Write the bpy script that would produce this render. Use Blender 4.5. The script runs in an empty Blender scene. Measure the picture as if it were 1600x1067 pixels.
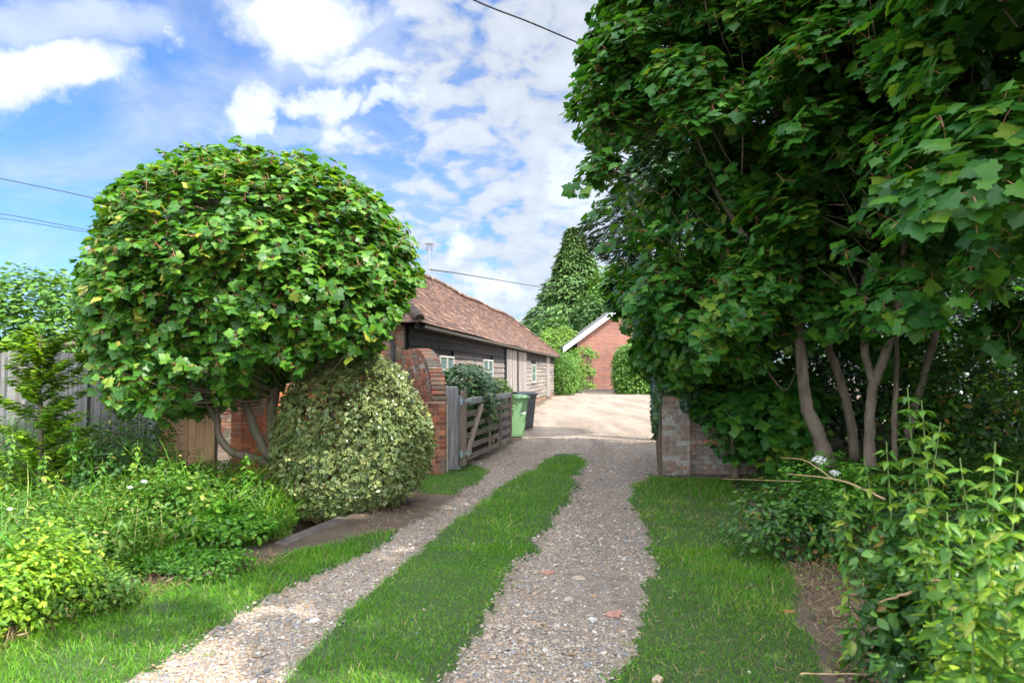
import bpy, bmesh, math, random
import numpy as np
from mathutils import Vector, Matrix

R = math.radians
random.seed(7)
rng = np.random.default_rng(7)
scene = bpy.context.scene
COL = scene.collection

# ------------------------------------------------------------------ camera
CAM_H = 1.6
TILT = math.atan(46.5 / 1067)
cam_data = bpy.data.cameras.new('camera')
cam = bpy.data.objects.new('camera', cam_data)
COL.objects.link(cam)
cam.location = (0, 0, CAM_H)
cam.rotation_euler = (R(90) + TILT, 0, 0)
cam_data.sensor_width = 36
cam_data.lens = 24
cam_data.clip_start = 0.05
cam_data.clip_end = 3000
cam_data.dof.use_dof = True
cam_data.dof.focus_distance = 11
cam_data.dof.aperture_fstop = 3.2
scene.camera = cam

# ------------------------------------------------------------------ light
SUN_EL, SUN_AZ = 50, -36          # azimuth measured from +X, negative = towards the camera side
sd = Vector((math.cos(R(SUN_AZ)) * math.cos(R(SUN_EL)), math.sin(R(SUN_AZ)) * math.cos(R(SUN_EL)), math.sin(R(SUN_EL))))
sun_data = bpy.data.lights.new('sun', 'SUN')
sun_data.energy = 2.5
sun_data.angle = R(0.55)
sun_data.color = (1.0, 0.95, 0.87)
sun = bpy.data.objects.new('sun', sun_data)
COL.objects.link(sun)
sun.rotation_euler = sd.to_track_quat('Z', 'Y').to_euler()
sun.location = (20, -10, 30)

scene.view_settings.view_transform = 'Standard'
scene.view_settings.look = 'None'
scene.view_settings.gamma = 1
scene.view_settings.exposure = 1.92
scene.cycles.max_bounces = 7
scene.cycles.diffuse_bounces = 4
scene.cycles.transmission_bounces = 5
scene.cycles.glossy_bounces = 2
scene.cycles.sample_clamp_indirect = 6

# world: nishita sky + procedural clouds laid out by direction
world = bpy.data.worlds.new('World')
scene.world = world
world.use_nodes = True
wt = world.node_tree
wt.nodes.clear()
def W(t, **k):
    n = wt.nodes.new(t)
    for a, b in k.items(): setattr(n, a, b)
    return n
def wmath(op, a, b=None, c=None, clamp=False):
    n = W('ShaderNodeMath', operation=op); n.use_clamp = clamp
    for i, v in enumerate((a, b, c)):
        if v is None: continue
        if isinstance(v, (int, float)): n.inputs[i].default_value = v
        else: wt.links.new(v, n.inputs[i])
    return n.outputs[0]
sky = W('ShaderNodeTexSky', sky_type='NISHITA')
sky.sun_disc = False
sky.sun_elevation = R(SUN_EL)
sky.sun_rotation = math.atan2(sd.x, sd.y)
sky.air_density = 1.3
sky.dust_density = 0.3
sky.ozone_density = 2.5
geo = W('ShaderNodeTexCoord')
sep = W('ShaderNodeSeparateXYZ')
wt.links.new(geo.outputs['Generated'], sep.inputs[0])
X_, Y_, Z_ = sep.outputs
zc = wmath('MAXIMUM', Z_, 0.0)
zd = wmath('ADD', zc, 0.30)
cx = wmath('DIVIDE', X_, zd); cy = wmath('DIVIDE', Y_, zd)
comb = W('ShaderNodeCombineXYZ')
wt.links.new(cx, comb.inputs[0]); wt.links.new(cy, comb.inputs[1])
def wnoise(vec, scale, detail, rough, dist=0.0, off=None):
    n = W('ShaderNodeTexNoise')
    n.inputs['Scale'].default_value = scale
    n.inputs['Detail'].default_value = detail
    n.inputs['Roughness'].default_value = rough
    n.inputs['Distortion'].default_value = dist
    if off:
        m = W('ShaderNodeVectorMath', operation='ADD'); m.inputs[1].default_value = off
        wt.links.new(vec, m.inputs[0]); vec = m.outputs[0]
    wt.links.new(vec, n.inputs['Vector'])
    return n
def wmap(v, a, b, c=0.0, d=1.0, smooth=True):
    n = W('ShaderNodeMapRange'); n.interpolation_type = 'SMOOTHSTEP' if smooth else 'LINEAR'
    wt.links.new(v, n.inputs['Value'])
    n.inputs['From Min'].default_value = a; n.inputs['From Max'].default_value = b
    n.inputs['To Min'].default_value = c; n.inputs['To Max'].default_value = d
    return n.outputs[0]
# mackerel sheet, broken by a broad pattern
fine = wnoise(comb.outputs[0], 9.0, 6, 0.55, 0.25).outputs[0]
broad = wnoise(comb.outputs[0], 1.1, 3, 0.5, 0.3, (3.1, 1.7, 0)).outputs[0]
yc = wmath('MAXIMUM', Y_, 0.15)
u = wmath('DIVIDE', X_, yc); v = wmath('DIVIDE', Z_, yc)
bias = wmap(u, -0.75, 0.12, -0.13, 0.07)                 # thicker sheet towards the right
sheet = wmath('ADD', wmath('ADD', wmath('MULTIPLY', fine, 0.75), wmath('MULTIPLY', broad, 0.35)), bias)
sheet_m = wmap(wmath('ADD', sheet, wmath('MAXIMUM', wmap(Y_, -0.2, 0.2, 0.12, 0.0), wmap(Z_, 0.55, 0.8, 0.0, 0.12))), 0.455, 0.63, 0.0, 0.85)
# thin veil
veil = wnoise(comb.outputs[0], 2.2, 8, 0.62, 1.0, (7, 2, 0)).outputs[0]
veil_m = wmap(veil, 0.34, 0.74, 0.08, 0.58)
low = wmap(v, 0.0, 0.30, 0.35, 0.0)
# cumulus heaps: position (u,v), half sizes, strength
dis = wnoise(geo.outputs['Generated'], 7.0, 7, 0.6)
dsep = W('ShaderNodeSeparateColor'); wt.links.new(dis.outputs['Color'], dsep.inputs[0])
du = wmath('MULTIPLY', wmath('SUBTRACT', dsep.outputs[0], 0.5), 0.26)
dv = wmath('MULTIPLY', wmath('SUBTRACT', dsep.outputs[1], 0.5), 0.22)
un = wmath('ADD', u, du); vn = wmath('ADD', v, dv)
cum = None
for (px, py, rx, ry, st) in [(40, 118, 135, 52, 1.0), (110, 130, 70, 32, 1.0), (468, 20, 92, 70, 1.0), (400, 165, 34, 44, .9), (425, 185, 22, 20, .9),
                             (500, 142, 45, 20, .85), (578, 160, 42, 20, .8), (60, 20, 190, 50, .6), (480, 205, 70, 22, .5),
                             (700, 388, 26, 17, .9), (770, 440, 50, 20, .8), (900, 300, 60, 60, .8), (560, 60, 50, 60, .5)]:
    a = wmath('DIVIDE', wmath('SUBTRACT', un, (px - 800) / 1067), rx / 1067)
    b = wmath('DIVIDE', wmath('SUBTRACT', vn, (580 - py) / 1067), ry / 1067)
    d2 = wmath('ADD', wmath('MULTIPLY', a, a), wmath('MULTIPLY', b, b))
    m = wmap(d2, 0.15, 2.3, st, 0.0)
    cum = m if cum is None else wmath('MAXIMUM', cum, m)
front = wmap(Y_, 0.1, 0.25)
cum = wmath('MULTIPLY', cum, front)
mask = wmath('MAXIMUM', wmath('MAXIMUM', sheet_m, veil_m), wmath('MAXIMUM', cum, low), clamp=True)
bg1 = W('ShaderNodeBackground'); bg1.inputs['Strength'].default_value = 0.05
tint = W('ShaderNodeMix', data_type='RGBA', blend_type='MULTIPLY'); tint.inputs['Factor'].default_value = 1.0
tint.inputs['B'].default_value = (0.42, 0.76, 1.25, 1)
wt.links.new(sky.outputs[0], tint.inputs['A'])
wt.links.new(tint.outputs['Result'], bg1.inputs['Color'])
bg2 = W('ShaderNodeBackground'); bg2.inputs['Color'].default_value = (0.89, 0.945, 1.0, 1)
shade = wmath('ADD', wmath('MULTIPLY', fine, 0.19), 0.145)
shade = wmath('ADD', shade, wmath('MULTIPLY', cum, 0.10))
shade = wmath('MULTIPLY', shade, wmath('MAXIMUM', wmap(Y_, -0.1, 0.25, 7.0, 1.0), wmap(Z_, 0.58, 0.85, 1.0, 6.5)))     # unseen cloud behind the viewer and overhead, brightened to add fill in the shade
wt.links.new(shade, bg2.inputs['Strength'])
mixs = W('ShaderNodeMixShader')
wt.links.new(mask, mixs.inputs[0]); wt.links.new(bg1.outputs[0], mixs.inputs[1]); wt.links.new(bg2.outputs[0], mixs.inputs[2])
wo = W('ShaderNodeOutputWorld'); wt.links.new(mixs.outputs[0], wo.inputs[0])

# ------------------------------------------------------------------ measuring helpers (photo pixel -> place)
def ray(px, py):
    v_ = 533.5 - py
    c, s = math.cos(TILT), math.sin(TILT)
    return (px - 800, 1067 * c - v_ * s, 1067 * s + v_ * c)
def P(px, py, D):
    d = ray(px, py); k = D / d[1]
    return Vector((d[0] * k, D, CAM_H + d[2] * k))
def G(px, py, z=0.0):
    d = ray(px, py); k = (z - CAM_H) / d[2]
    return Vector((d[0] * k, d[1] * k, z))

# ------------------------------------------------------------------ materials
def new_mat(name):
    m = bpy.data.materials.new(name); m.use_nodes = True
    nt = m.node_tree; nt.nodes.clear()
    out = nt.nodes.new('ShaderNodeOutputMaterial')
    b = nt.nodes.new('ShaderNodeBsdfPrincipled')
    nt.links.new(b.outputs[0], out.inputs[0])
    return m, nt, b, out
def N(nt, t, **k):
    n = nt.nodes.new(t)
    for a, b in k.items():
        if a in n.inputs: n.inputs[a].default_value = b
        else: setattr(n, a, b)
    return n
def L(nt, a, b): nt.links.new(a, b)
def ramp(nt, fac, stops, interp='LINEAR'):
    r = nt.nodes.new('ShaderNodeValToRGB'); r.color_ramp.interpolation = interp
    els = r.color_ramp.elements
    while len(els) < len(stops): els.new(0.5)
    for e, (p, c) in zip(els, stops):
        e.position = p; e.color = (*c, 1)
    L(nt, fac, r.inputs[0]); return r.outputs[0]
def noise(nt, scale, detail=4, rough=.55, vec=None, coord='Object', stretch=None, dist=0):
    tc = nt.nodes.new('ShaderNodeTexCoord')
    v_ = tc.outputs[coord] if vec is None else vec
    if stretch:
        mp = nt.nodes.new('ShaderNodeMapping'); mp.inputs['Scale'].default_value = stretch
        L(nt, v_, mp.inputs[0]); v_ = mp.outputs[0]
    n = nt.nodes.new('ShaderNodeTexNoise')
    n.inputs['Scale'].default_value = scale; n.inputs['Detail'].default_value = detail
    n.inputs['Roughness'].default_value = rough; n.inputs['Distortion'].default_value = dist
    L(nt, v_, n.inputs['Vector']); return n.outputs[0]
def mixc(nt, fac, a, b, mode='MIX'):
    m = nt.nodes.new('ShaderNodeMix'); m.data_type = 'RGBA'; m.blend_type = mode
    for k, x in (('Factor', fac), ('A', a), ('B', b)):
        if isinstance(x, (int, float)): m.inputs[k].default_value = x
        elif isinstance(x, tuple): m.inputs[k].default_value = (*x, 1)
        else: L(nt, x, m.inputs[k])
    return m.outputs['Result']
def bump(nt, b, h, strength=.4, dist=.01):
    bp = nt.nodes.new('ShaderNodeBump'); bp.inputs['Strength'].default_value = strength
    bp.inputs['Distance'].default_value = dist
    L(nt, h, bp.inputs['Height']); L(nt, bp.outputs[0], b.inputs['Normal'])
def attr(nt, name):
    a = nt.nodes.new('ShaderNodeAttribute'); a.attribute_name = name
    return a.outputs['Fac']

def leaf_mat(name, stops, trans=0.35, rough=0.42, spec=0.5, patch=1.2, tcol=(1.25, 1.2, .45)):
    m, nt, b, out = new_mat(name)
    f = attr(nt, 'rnd')
    n = noise(nt, patch, 2)
    ad = N(nt, 'ShaderNodeMath', operation='MULTIPLY_ADD'); L(nt, n, ad.inputs[0]); ad.inputs[1].default_value = .6; ad.inputs[2].default_value = -.3
    s = N(nt, 'ShaderNodeMath', operation='ADD', use_clamp=True); L(nt, f, s.inputs[0]); L(nt, ad.outputs[0], s.inputs[1])
    c = ramp(nt, s.outputs[0], stops)
    L(nt, c, b.inputs['Base Color'])
    b.inputs['Roughness'].default_value = rough
    b.inputs['Specular IOR Level'].default_value = spec
    t = nt.nodes.new('ShaderNodeBsdfTranslucent')
    L(nt, mixc(nt, 1.0, c, tcol, 'MULTIPLY'), t.inputs['Color'])
    mx = nt.nodes.new('ShaderNodeMixShader'); mx.inputs[0].default_value = trans
    L(nt, b.outputs[0], mx.inputs[1]); L(nt, t.outputs[0], mx.inputs[2]); L(nt, mx.outputs[0], out.inputs[0])
    return m
M = {}
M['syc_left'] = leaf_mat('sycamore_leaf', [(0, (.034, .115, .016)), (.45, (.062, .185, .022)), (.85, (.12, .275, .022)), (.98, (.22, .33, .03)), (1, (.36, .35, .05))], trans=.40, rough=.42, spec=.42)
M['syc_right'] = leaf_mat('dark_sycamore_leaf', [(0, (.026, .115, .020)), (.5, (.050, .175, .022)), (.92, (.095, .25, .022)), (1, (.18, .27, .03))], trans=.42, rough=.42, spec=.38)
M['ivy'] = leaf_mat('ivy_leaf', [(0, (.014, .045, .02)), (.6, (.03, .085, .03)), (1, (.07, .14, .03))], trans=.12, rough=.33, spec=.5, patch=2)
M['hedge'] = leaf_mat('hedge_leaf', [(0, (.045, .13, .012)), (.6, (.085, .21, .018)), (1, (.17, .29, .03))], trans=.3, rough=.5, patch=.6)
M['hedge_light'] = leaf_mat('light_hedge_leaf', [(0, (.07, .16, .015)), (.6, (.13, .25, .02)), (1, (.24, .36, .04))], trans=.3, rough=.5, patch=.6)
M['broad'] = leaf_mat('broadleaf', [(0, (.03, .08, .02)), (.6, (.05, .13, .025)), (1, (.10, .20, .03))], trans=.3, rough=.5, patch=.3)
M['conifer'] = leaf_mat('conifer_needles', [(0, (.045, .10, .025)), (.6, (.085, .17, .035)), (1, (.14, .24, .05))], trans=.1, rough=.6, patch=.3)
M['cypress'] = leaf_mat('cypress_spray', [(0, (.015, .045, .022)), (.6, (.03, .08, .03)), (1, (.06, .12, .04))], trans=.1, rough=.6)
M['elm'] = leaf_mat('yellow_green_leaf', [(0, (.08, .19, .012)), (.6, (.19, .36, .016)), (1, (.36, .48, .03))], trans=.42, rough=.5)
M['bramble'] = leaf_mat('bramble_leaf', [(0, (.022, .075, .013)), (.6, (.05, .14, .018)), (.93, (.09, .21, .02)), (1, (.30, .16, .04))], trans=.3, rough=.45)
M['bright'] = leaf_mat('bright_young_leaf', [(0, (.045, .16, .012)), (.6, (.085, .25, .018)), (1, (.18, .36, .03))], trans=.38, rough=.42)
M['herb'] = leaf_mat('meadow_herb_leaf', [(0, (.04, .12, .012)), (.5, (.075, .19, .018)), (.9, (.16, .27, .03)), (1, (.30, .26, .09))], trans=.35, rough=.5)
M['nettle'] = leaf_mat('nettle_leaf', [(0, (.05, .15, .02)), (.5, (.10, .24, .02)), (.9, (.24, .36, .03)), (1, (.42, .42, .08))], trans=.42, rough=.5)
M['rose'] = leaf_mat('shrub_leaf', [(0, (.018, .065, .02)), (.7, (.04, .12, .025)), (.93, (.10, .20, .03)), (1, (.25, .22, .03))], trans=.2, rough=.35)
M['grass'] = leaf_mat('grass_blade', [(0, (.042, .145, .006)), (.5, (.085, .245, .008)), (.88, (.16, .34, .012)), (.97, (.24, .30, .05)), (1, (.42, .36, .16))], trans=.38, rough=.5, spec=.35, patch=1.5)
M['straw'] = leaf_mat('dry_straw', [(0, (.13, .075, .035)), (.6, (.27, .17, .085)), (1, (.48, .36, .20))], trans=.1, rough=.8, tcol=(1, 1, 1))
M['keys'] = leaf_mat('sycamore_keys', [(0, (.35, .38, .05)), (1, (.55, .50, .10))], trans=.3, rough=.6)
M['petal'] = leaf_mat('white_petal', [(0, (.55, .56, .50)), (1, (.75, .75, .70))], trans=.2, rough=.6, tcol=(1, 1, 1))

def holly_mat():
    m, nt, b, out = new_mat('variegated_holly_leaf')
    e = attr(nt, 'edge'); f = attr(nt, 'rnd')
    g = ramp(nt, f, [(0, (.012, .042, .014)), (.8, (.035, .085, .025)), (.95, (.22, .26, .08)), (1, (.60, .58, .20))])
    c = ramp(nt, f, [(0, (.11, .155, .035)), (.55, (.24, .28, .075)), (1, (.50, .48, .16))])
    L(nt, mixc(nt, e, g, c), b.inputs['Base Color'])
    b.inputs['Roughness'].default_value = .30
    return m
M['holly'] = holly_mat()

def bark_mat(name, c1, c2, sc=9):
    m, nt, b, out = new_mat(name)
    n = noise(nt, sc, 6, .6, stretch=(1, 1, .35)); n2 = noise(nt, 2.2, 3)
    c = ramp(nt, n, [(.3, c1), (.7, c2)])
    L(nt, mixc(nt, ramp(nt, n2, [(.45, (0, 0, 0)), (.7, (.5, .5, .5))]), c, (.10, .13, .06)), b.inputs['Base Color'])
    b.inputs['Roughness'].default_value = .85
    bump(nt, b, n, .6, .02); return m
M['bark'] = bark_mat('sycamore_bark', (.065, .045, .03), (.21, .155, .115))
M['bark_dark'] = bark_mat('brown_bark', (.06, .045, .03), (.17, .12, .08))
def plain(name, col, rough=.6, metal=0.0, nscale=None, var=.25, spec=.5):
    m, nt, b, out = new_mat(name)
    if nscale:
        n = noise(nt, nscale, 5, .6)
        d = tuple(x * (1 - var) for x in col); l = tuple(min(1, x * (1 + var)) for x in col)
        L(nt, ramp(nt, n, [(.3, d), (.7, l)]), b.inputs['Base Color'])
        bump(nt, b, n, .15, .005)
    else: b.inputs['Base Color'].default_value = (*col, 1)
    b.inputs['Roughness'].default_value = rough; b.inputs['Metallic'].default_value = metal
    b.inputs['Specular IOR Level'].default_value = spec
    return m
M['twig'] = plain('red_leaf_stalk', (.30, .13, .06), .6)
M['stem'] = plain('green_stem', (.12, .18, .04), .6)
M['dry_stem'] = plain('dry_cane', (.42, .27, .14), .7, nscale=20)

def wood_mat(name, c1, c2, c3, along=(1.5, 30, 30), sc=1.0, bs=.4):
    """weathered timber: grain stretched along one local axis, per-board tone from rnd"""
    m, nt, b, out = new_mat(name)
    n = noise(nt, sc, 8, .7, stretch=along); n2 = noise(nt, 1.7, 4, .6)
    f = attr(nt, 'rnd')
    c = ramp(nt, n, [(.32, c1), (.52, c2), (.72, c3)])
    k = ramp(nt, f, [(0, (.72, .72, .72)), (1, (1.15, 1.15, 1.15))])
    c = mixc(nt, 1.0, c, k, 'MULTIPLY')
    c = mixc(nt, ramp(nt, n2, [(.5, (0, 0, 0)), (.8, (.55, .55, .55))]), c, c1)
    L(nt, c, b.inputs['Base Color']); b.inputs['Roughness'].default_value = .85
    bump(nt, b, n, bs, .006); return m
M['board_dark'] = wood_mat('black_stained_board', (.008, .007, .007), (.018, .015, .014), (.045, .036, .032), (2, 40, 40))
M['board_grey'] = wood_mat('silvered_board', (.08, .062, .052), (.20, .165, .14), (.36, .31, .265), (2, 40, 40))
M['plank_grey'] = wood_mat('silvered_plank', (.10, .08, .07), (.25, .215, .19), (.38, .34, .30), (40, 40, 2))
M['gate_wood'] = wood_mat('gate_timber', (.07, .048, .034), (.165, .125, .095), (.30, .25, .205), (2, 40, 40))
M['post_wood'] = wood_mat('oak_post', (.09, .08, .075), (.26, .25, .25), (.42, .42, .44), (35, 35, 2))
M['fence_grey'] = wood_mat('grey_fence_board', (.085, .078, .072), (.19, .178, .168), (.30, .285, .27), (35, 35, 2))
M['fence_new'] = wood_mat('new_cedar_board', (.42, .22, .10), (.60, .36, .20), (.72, .47, .29), (35, 35, 2), bs=.15)
M['concrete'] = plain('concrete', (.36, .38, .40), .85, nscale=12, var=.25)
M['slab'] = plain('weathered_slab', (.105, .085, .075), .85, nscale=6, var=.4)
M['mortar'] = plain('lime_mortar', (.36, .32, .26), .95, nscale=25, var=.3)
M['mortar_dirty'] = plain('dirty_mortar', (.30, .27, .23), .95, nscale=25, var=.4)
M['white_paint'] = plain('white_paint', (.40, .39, .35), .6, nscale=18, var=.15)
M['black_iron'] = plain('black_iron', (.025, .025, .028), .5)
M['gutter'] = plain('grey_gutter', (.20, .20, .19), .45, nscale=6, var=.5)
M['galv'] = plain('galvanised_steel', (.25, .36, .38), .45, metal=.3, nscale=14)
M['wire'] = plain('cable_rubber', (.02, .02, .025), .6)
M['aerial'] = plain('aerial_metal', (.25, .25, .28), .4, metal=.6)
M['bin_green'] = plain('green_plastic', (.125, .25, .11), .5, nscale=4, var=.1)
M['bin_black'] = plain('charcoal_plastic', (.035, .037, .042), .45, nscale=4, var=.2)
M['sticker'] = plain('white_sticker', (.75, .75, .75), .5)
M['terracotta'] = plain('terracotta', (.45, .17, .08), .8, nscale=9)
M['curtain'] = plain('net_curtain', (.50, .55, .55), .9, nscale=3)
M['soffit'] = plain('white_bargeboard', (.55, .55, .53), .5)
def glass():
    m, nt, b, out = new_mat('window_glass')
    b.inputs['Base Color'].default_value = (.10, .14, .16, 1); b.inputs['Roughness'].default_value = .05
    b.inputs['Specular IOR Level'].default_value = .9
    return m
M['glass'] = glass()

def brick_mat(name, stops, lichen=0.0, moss=(.12, .13, .09), lime=(.45, .43, .40), paint=0.0):
    m, nt, b, out = new_mat(name)
    f = attr(nt, 'rnd'); n = noise(nt, 22, 5, .65); n2 = noise(nt, 3.0, 6, .65)
    c = ramp(nt, f, stops)
    c = mixc(nt, 1.0, c, ramp(nt, n, [(.25, (.55, .55, .55)), (.75, (1.35, 1.35, 1.35))]), 'MULTIPLY')
    if lichen:
        c = mixc(nt, ramp(nt, n2, [(.5 - lichen * .25, (0, 0, 0)), (.58, (.8, .8, .8))]), c, moss)
        n3 = noise(nt, 9.0, 6, .7)
        c = mixc(nt, ramp(nt, n3, [(.60 - lichen * .12, (0, 0, 0)), (.72, (.75, .75, .75))]), c, lime)
    L(nt, c, b.inputs['Base Color']); b.inputs['Roughness'].default_value = .9
    bump(nt, b, n, .5, .008); return m
RED = [(0, (.16, .040, .022)), (.4, (.30, .075, .035)), (.75, (.42, .13, .055)), (1, (.50, .20, .09))]
M['brick'] = brick_mat('red_brick', RED, .25)
M['brick_barn'] = brick_mat('soft_red_brick', [(0, (.15, .05, .028)), (.5, (.28, .10, .05)), (1, (.40, .17, .08))], .35)
M['brick_old'] = brick_mat('lichened_brick', [(0, (.15, .065, .045)), (.5, (.26, .12, .085)), (.88, (.34, .15, .09)), (1, (.60, .12, .03))], .85, moss=(.17, .155, .12), lime=(.46, .44, .41))
M['brick_orange'] = brick_mat('orange_brick', [(0, (.32, .085, .03)), (.5, (.45, .13, .045)), (1, (.55, .19, .07))], .1)

def tile_mat():
    m, nt, b, out = new_mat('clay_peg_tile')
    f = attr(nt, 'rnd'); n = noise(nt, 16, 5, .7); n2 = noise(nt, 1.4, 5, .65)
    c = ramp(nt, f, [(0, (.045, .028, .022)), (.3, (.10, .050, .034)), (.72, (.165, .083, .052)), (1, (.29, .17, .115))])
    c = mixc(nt, 1.0, c, ramp(nt, n, [(.25, (.6, .6, .6)), (.75, (1.25, 1.25, 1.25))]), 'MULTIPLY')
    c = mixc(nt, ramp(nt, n2, [(.52, (0, 0, 0)), (.72, (.65, .65, .65))]), c, (.095, .075, .062))
    L(nt, c, b.inputs['Base Color']); b.inputs['Roughness'].default_value = .85
    bump(nt, b, n, .4, .006); return m
M['tile'] = tile_mat()

def house_brick():
    m, nt, b, out = new_mat('modern_brick')
    tc = N(nt, 'ShaderNodeTexCoord'); sp = N(nt, 'ShaderNodeSeparateXYZ'); L(nt, tc.outputs['Object'], sp.inputs[0])
    cb = N(nt, 'ShaderNodeCombineXYZ'); ad = N(nt, 'ShaderNodeMath', operation='ADD')
    L(nt, sp.outputs[0], ad.inputs[0]); L(nt, sp.outputs[1], ad.inputs[1])
    L(nt, ad.outputs[0], cb.inputs[0]); L(nt, sp.outputs[2], cb.inputs[1])
    br = N(nt, 'ShaderNodeTexBrick'); L(nt, cb.outputs[0], br.inputs['Vector'])
    br.inputs['Color1'].default_value = (.30, .085, .042, 1); br.inputs['Color2'].default_value = (.17, .055, .04, 1)
    br.inputs['Mortar'].default_value = (.26, .20, .16, 1)
    br.inputs['Scale'].default_value = 1; br.inputs['Mortar Size'].default_value = .014
    br.inputs['Brick Width'].default_value = .30; br.inputs['Row Height'].default_value = .105
    n = noise(nt, .6, 4)
    L(nt, mixc(nt, 1.0, br.outputs['Color'], ramp(nt, n, [(.3, (.8, .8, .8)), (.7, (1.15, 1.15, 1.15))]), 'MULTIPLY'), b.inputs['Base Color'])
    b.inputs['Roughness'].default_value = .9
    return m
M['house_brick'] = house_brick()

# ------------------------------------------------------------------ mesh helpers
def link(o, parent=None):
    COL.objects.link(o)
    if parent: o.parent = parent
    return o
def tag(o, label=None, cat=None, group=None, kind=None):
    for k, x in (('label', label), ('category', cat), ('group', group), ('kind', kind)):
        if x: o[k] = x
    return o
def empty(name, loc, rz=0, label=None, cat=None, group=None):
    o = bpy.data.objects.new(name, None); o.empty_display_size = .2
    o.location = loc; o.rotation_euler = (0, 0, rz)
    COL.objects.link(o)
    return tag(o, label, cat, group)
def raw_mesh(name, V, loops, starts, mat, parent=None, fattr=None, smooth=False, loc=None):
    me = bpy.data.meshes.new(name)
    me.vertices.add(len(V)); me.vertices.foreach_set('co', np.asarray(V, dtype=np.float32).ravel())
    me.loops.add(len(loops)); me.loops.foreach_set('vertex_index', np.asarray(loops, dtype=np.int32))
    me.polygons.add(len(starts)); me.polygons.foreach_set('loop_start', np.asarray(starts, dtype=np.int32))
    me.polygons.foreach_set('use_smooth', np.full(len(starts), bool(smooth)))
    me.update(calc_edges=True)
    for k, a in (fattr or {}).items():
        at = me.attributes.new(k, 'FLOAT', 'FACE'); at.data.foreach_set('value', np.asarray(a, dtype=np.float32))
    me.materials.append(mat)
    o = bpy.data.objects.new(name, me)
    if loc is not None: o.location = loc
    return link(o, parent)
def norm(a): return a / np.maximum(np.linalg.norm(a, axis=-1, keepdims=True), 1e-9)
def frames(nrm, tip):
    Z = norm(nrm); Y = norm(tip - (tip * Z).sum(-1, keepdims=True) * Z); X = np.cross(Y, Z)
    return np.stack([X, Y, Z], axis=-1)
def inst(name, T, pos, F, size, mat, parent=None, rnd=None, smooth=False, origin=None):
    """one mesh holding a copy of template T (verts, faces[, edge]) at every pos"""
    tv = np.asarray(T[0], float); faces = T[1]; n = len(pos)
    size = np.asarray(size, float)
    if size.ndim == 1: size = np.repeat(size[:, None], 3, 1)
    V = np.einsum('nij,nkj->nki', F, tv[None] * size[:, None, :]) + pos[:, None, :]
    if origin is not None: V = V - np.asarray(origin)[None, None, :]
    fl = np.concatenate([np.array(f) for f in faces]); lens = np.array([len(f) for f in faces])
    st = np.concatenate([[0], np.cumsum(lens)[:-1]])
    loops = (fl[None] + (np.arange(n) * len(tv))[:, None]).ravel()
    starts = (st[None] + (np.arange(n) * len(fl))[:, None]).ravel()
    if rnd is None: rnd = rng.random(n)
    fa = {'rnd': np.repeat(rnd, len(faces))}
    if len(T) > 2: fa['edge'] = np.tile(np.asarray(T[2], float), n)
    return raw_mesh(name, V.reshape(-1, 3), loops, starts, mat, parent, fa, smooth)

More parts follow.
